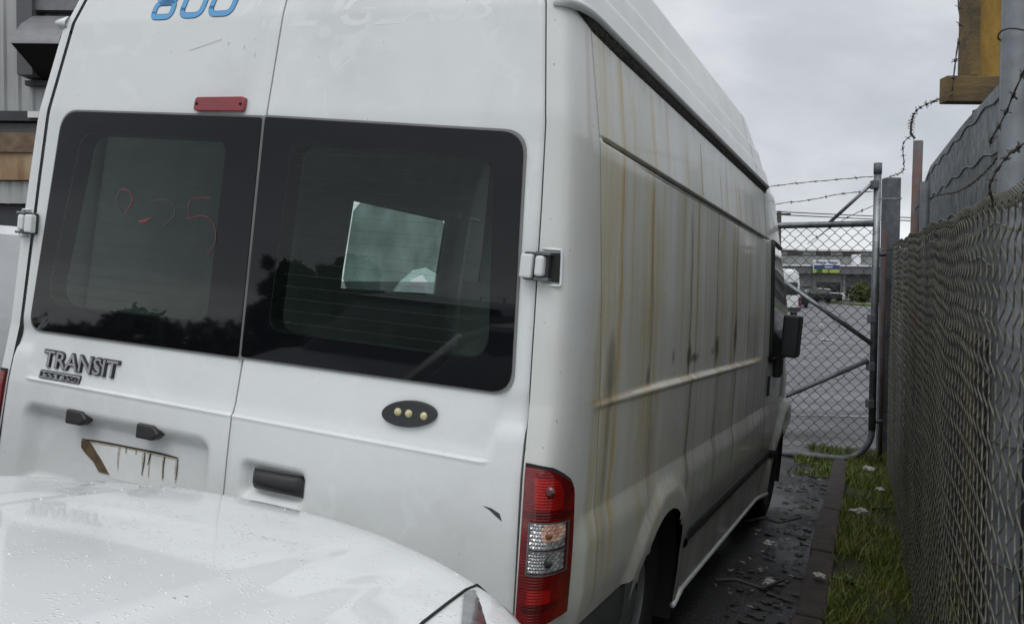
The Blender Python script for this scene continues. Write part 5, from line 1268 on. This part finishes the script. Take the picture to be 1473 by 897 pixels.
for i in range(16): MB().box(-22 + i * 3.3, -21 + i * 3.3 + rng.uniform(0, 1.0), 2.90, 2.94, 5.25, 5.62).build('clerestory_panel', rev, shop)
for i in range(14):
    x = -19 + i * 3.4
    MB().box(x, x + .3, -.25, -.02, 0, 3.02).build('pillar', conc, shop)
    f = MB().box(x + .3, x + 3.4, -.06, -.01, .4, 2.95).build('shopfront', rev if i % 3 else fascia, shop)
    MB().box(x + .5, x + 3.2, -.10, -.062, .5, 1.6 + .5 * (i % 2)).build('window', shop_glass, f)
for x, z, w, h in ((-16.5, 4.1, 1.4, .7), (-11.5, 4.02, 2.0, .5), (2.6, 4.05, .7, 1.2)): MB().box(x, x + w, -.4, .5, z + .022, z + h).build('roof_unit', white_trim, shop)
sg = thing('shop_banner', 'white, blue and lime banner sign fixed on the shop canopy', 'sign', loc=(35.0, 99.1, 0))
MB().box(-1.55, 1.45, 0, .08, 3.12, 4.55).build('board', white_trim, sg)
MB().box(-1.45, 1.42, -.03, -.005, 3.52, 3.98).build('stripe', mat('navy_print', (.03, .05, .22), .5), sg)
MB().box(-1.55, 1.45, -.04, -.006, 3.12, 3.48).build('stripe', mat('lime_print', (.33, .42, .04), .5), sg)
MB().box(-1.05, -.55, -.06, -.045, 3.14, 3.72).build('emblem', mat('green_print', (.02, .10, .02), .5), sg)
for x0, x1, z in ((-1.2, -.15, 4.26), (.15, 1.1, 4.26)): 
    for k in range(5): MB().box(x0 + (x1 - x0) * k / 5, x0 + (x1 - x0) * (k + .75) / 5, -.03, -.006, z - .09, z + .09).build('print_mark', MATS['navy_print'], sg)
for k in range(6): MB().box(-.3 + k * .17, -.3 + k * .17 + .12, -.05, -.032, 3.68, 3.82).build('print_mark', white_trim, sg)
# hoop lamp and utility pole with lines
pole = thing('utility_pole', 'dark timber utility pole with cross-arms behind the gate mesh', 'pole', loc=(17.9, 60, 0))
wood = mat('dark_pole_wood', (.05, .045, .04), .85, vary=.2)
MB().tube([(0, 0, 0), (0, 0, 6.7)], [.20, .15], 8).build('shaft', wood, pole)
MB().box(-.55, .75, -.1, .1, 6.42, 6.55).build('cross_arm', wood, pole); MB().box(-1.2, 1.3, -.1, .1, 4.0, 4.1).build('cross_arm', wood, pole)
for x in (-.45, 0, .6): MB().tube([(x, 0, 6.55), (x, 0, 6.75)], .05, 6).build('insulator', white_trim, pole)
o = MB().box(.75, 1.35, -.12, .12, 5.75, 5.95).build('lamp_head', galv_dull, pole)
for k, (za, zb) in enumerate(((6.65, 6.55), (6.45, 6.3))):
    pts = [(17.9 + t * 60, 60 + t * 8, za + (zb - za) * t - 1.6 * t * (1 - t)) for t in np.linspace(-.4, 1, 20)]
    o = MB().tube(pts, .035, 5).build('power_line', mat('cable', (.05, .05, .055), .6)); tag(o, ('upper' if k == 0 else 'lower') + ' overhead power line crossing behind the gate', 'cable')

# ------------------------------------------------------------------ foliage
def leaf_cloud(name, centers, n, leaf, m_, parent=None, flatten=1.):
    C_ = np.array([c[:3] for c in centers]); Rr = np.array([c[3] for c in centers]); wgt = Rr ** 2 / (Rr ** 2).sum()
    idx = rng.choice(len(C_), n, p=wgt); d = rng.normal(size=(n, 3)); d /= np.linalg.norm(d, axis=1)[:, None]
    rad = Rr[idx] * rng.uniform(.55, 1.08, n) ** .7; p = C_[idx] + d * rad[:, None] * np.array([1, 1, flatten])
    a = rng.normal(size=(n, 3)); a /= np.linalg.norm(a, axis=1)[:, None]; b = np.cross(a, rng.normal(size=(n, 3))); b /= np.linalg.norm(b, axis=1)[:, None]
    s = leaf * rng.uniform(.5, 1.4, n)[:, None]
    V = np.stack([p - a * s, p + b * s * .5, p + a * s, p - b * s * .5], 1)
    me = bpy.data.meshes.new(name); me.vertices.add(n * 4); me.vertices.foreach_set('co', V.ravel()); me.loops.add(n * 4); me.loops.foreach_set('vertex_index', np.arange(n * 4, dtype=np.int32))
    me.polygons.add(n); me.polygons.foreach_set('loop_start', np.arange(n, dtype=np.int32) * 4); me.update(calc_edges=True)
    return link(name, me, m_, parent)
foli = mat('foliage', (.035, .060, .014), .6, col2=(.075, .10, .025), cscale=1.2); foli_b = mat('bush_foliage', (.05, .085, .015), .6, col2=(.10, .13, .02), cscale=1.5)
def tree(x, y, hgt, sp, label, n=5000, leaf=.28, z0=0.):
    t = thing('tree', label, 'tree', loc=(x, y, z0), group='trees behind the camera, mirrored in the van windows')
    mb = MB(); mb.tube([(0, 0, 0), (.1, 0, hgt * .3), (.05, .1, hgt * .75)], [.24, .18, .05], 8)
    cs = []
    for k in range(46):
        a = rng.uniform(0, 6.28); zf = rng.uniform(.12, 1.0); r = sp * (1.08 - zf) ** .6 * rng.uniform(.25, 1.0); z = hgt * zf; q = (r * math.cos(a), r * math.sin(a), z)
        if k % 3 == 0: mb.tube([(.06, .0, z * .75), (q[0] * .6, q[1] * .6, z * .92), q], [.06, .035, .012], 5)
        cs.append((*q, sp * rng.uniform(.08, .20)))
    mb.build('trunk', wood, t); leaf_cloud('crown', cs, n, leaf, foli, t); return t
def bush(x, y, r, hgt, label):
    t = thing('bush', label, 'bush', loc=(x, y, 0)); cs = [(rng.uniform(-.5, .5) * r, rng.uniform(-.4, .4) * r, hgt * rng.uniform(.25, .68), r * rng.uniform(.3, .55)) for _ in range(9)]
    MB().tube([(0, 0, 0), (0, 0, hgt * .5)], .08, 6).build('stem', wood, t); leaf_cloud('foliage', cs, 2600, .16, foli_b, t); return t
bush(35.3, 90, 1.35, 2.2, 'round green bush beside the black saloon, left of the gate stile')
bush(37.9, 90.5, 1.1, 1.5, 'lower bush just left of the gate stile'); bush(40.3, 91, 1.3, 1.7, 'green bush just right of the gate stile')
vp = MB().box(0, 14, 0, 17, .0, .12).build('verge', mat('far_grass', (.06, .10, .012), .9, vary=.3, vscale=2)); struct(vp); vp.location = (30.3, 68, .0)
for (az, D, hg, sp, lb) in ((-117.0, 38, 5.6, 2.2, 'left one of the trees mirrored in the right rear window'), (-119.8, 40, 6.4, 2.6, 'tallest tree mirrored in the right rear window'), (-123.0, 37, 4.9, 1.7, 'smaller right hand tree mirrored in the right rear window'), (-113.2, 30, 5.2, 1.5, 'tree mirrored at the right edge of the left rear window')):
    tree(D * math.sin(R(az)), D * math.cos(R(az)), hg, sp * 1.35, lb, 9000, .20, .0)
cs = []
for az in np.arange(-175, -98, .8):
    D = 46 + rng.uniform(-2, 2); hgt_ = rng.uniform(1.2, 2.4); cs.append((D * math.sin(R(az)), D * math.cos(R(az)), hgt_, rng.uniform(.9, 1.8)))
o = leaf_cloud('far_hedge', cs, 16000, .35, foli); o['kind'] = 'stuff'; tag(o, 'dark far hedge line behind the camera, mirrored low in the van glass', 'hedge')
# ------------------------------------------------------------------ grey industrial building, upper left
ib = thing('industrial_building', 'grey corrugated industrial building with rusty canopy at upper left', 'building', loc=(-7.0, 13.2, 0))
corr = mat('grey_corrugated_steel', (.42, .43, .425), .55, .2, vary=.10, vscale=1.5, stretch=(1, 1, .3))
P = []
xs_ = []; x = -12.
while x < 2.4:
    xs_ += [(x, 0), (x + .10, 0), (x + .13, -.035), (x + .17, -.035), (x + .20, 0)]; x += .21
for x, d in xs_: P.append([(x, d, 4.18 - .10 * (x + 7) * .10), (x, d, 9.0)])
mb = MB(); mb.grid(P, smooth=False); mb.build('corrugated_wall', corr, ib, fix=False)
MB().box(-12, 2.4, .06, 8, 0, 8.95).build('wall', mat('dark_block', (.05, .052, .055), .8, vary=.15), ib)
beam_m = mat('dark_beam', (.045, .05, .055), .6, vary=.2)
MB().box(-12, 2.4, -.30, .0, 4.02, 4.16).build('gutter', beam_m, ib); MB().box(-12, 2.4, -.22, .0, 3.78, 4.0).build('beam', mat('beam_grey', (.085, .09, .095), .6, vary=.2), ib)
rust_f = mat('rust_stained_fascia', (.50, .40, .25), .8, col2=(.22, .12, .06), cscale=2.2, stretch=(1, 1, .25)); rust_t = mat('rusty_top_edge', (.13, .075, .05), .85, col2=(.20, .15, .10), cscale=6)
MB().box(-12, 2.4, -.8, -.0, 3.50, 3.77).build('canopy_edge', rust_t, ib); MB().box(-12, 2.4, -.76, -.0, 3.12, 3.498).build('canopy_fascia', rust_f, ib)
P = []; x = -12.
while x < 2.4: P += [[(x, -.7, 2.80), (x, -.7, 3.11)], [(x + .08, -.66, 2.80), (x + .08, -.66, 3.11)]]; x += .16
mb = MB(); mb.grid(P, smooth=False); mb.build('corrugated_strip', corr, ib)
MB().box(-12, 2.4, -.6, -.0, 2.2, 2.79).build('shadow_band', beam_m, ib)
for x in (.12, .02): MB().box(x, x + .10, -.34, -.30, 4.06, 4.15).build('clip', white_trim, ib)
# cowl vent with curved hood
vt = thing('wall_vent', 'grey sheet metal vent with curved cowl on the corrugated wall', 'vent', loc=(-7.0, 13.15, 0))
hoodm = mat('vent_steel', (.19, .195, .205), .5, .3, vary=.12)
pr = [(0, 5.55), (-.30, 5.50), (-.62, 5.30), (-.86, 5.05), (-.88, 4.96)]   # y,z of hood
P = [[(x, y, z) for y, z in pr] for x in (.12, .78)]
mb = MB(); mb.grid(P, smooth=True); 
for x in (.12, .78): mb.add([(x, y, z) for y, z in pr] + [(x, -.0, 4.62)], [tuple(range(6))])
mb.build('cowl', hoodm, vt)
mb = MB(); mb.add([(.125, -.865, 4.965), (.775, -.865, 4.965), (.775, -.02, 4.635), (.125, -.02, 4.635)], [(0, 1, 2, 3)]); mb.build('mouth', dark_void, vt)
o = MB().box(-.10, .12, -.34, .0, 4.66, 5.9).build('side_duct', mat('vent_dark', (.10, .105, .11), .5), vt)
MB().box(-.12, .70, -.10, .0, 4.56, 4.63).build('flashing', beam_m, vt)
MB().box(.0, .9, -.25, -.05, 5.60, 5.95).build('upper_box', hoodm, vt)

simple_vehicle('sedan', 'parked_car', 'silver saloon parked behind us to the left, mirrored in the rear windows', 'car', None, 0, silver_paint, mw=van_matrix(-1.80, -7.3, -GZ))
# off-camera things that the van's rear glass mirrors: pipe hoops on a trailer
hp = thing('pipe_rack', 'row of dark pipe hoops standing behind the camera', 'rack', loc=(-7.35, -5.6, .2), rz=R(-38))
for k in range(3):
    x = -k * .62; MB().tube([(x, 0, 0), (x, 0, 2.42), (x + .36, 0, 2.42), (x + .36, 0, 0)], .014, 6).build('hoop', black_plastic, hp)
bpy.context.view_layer.update()
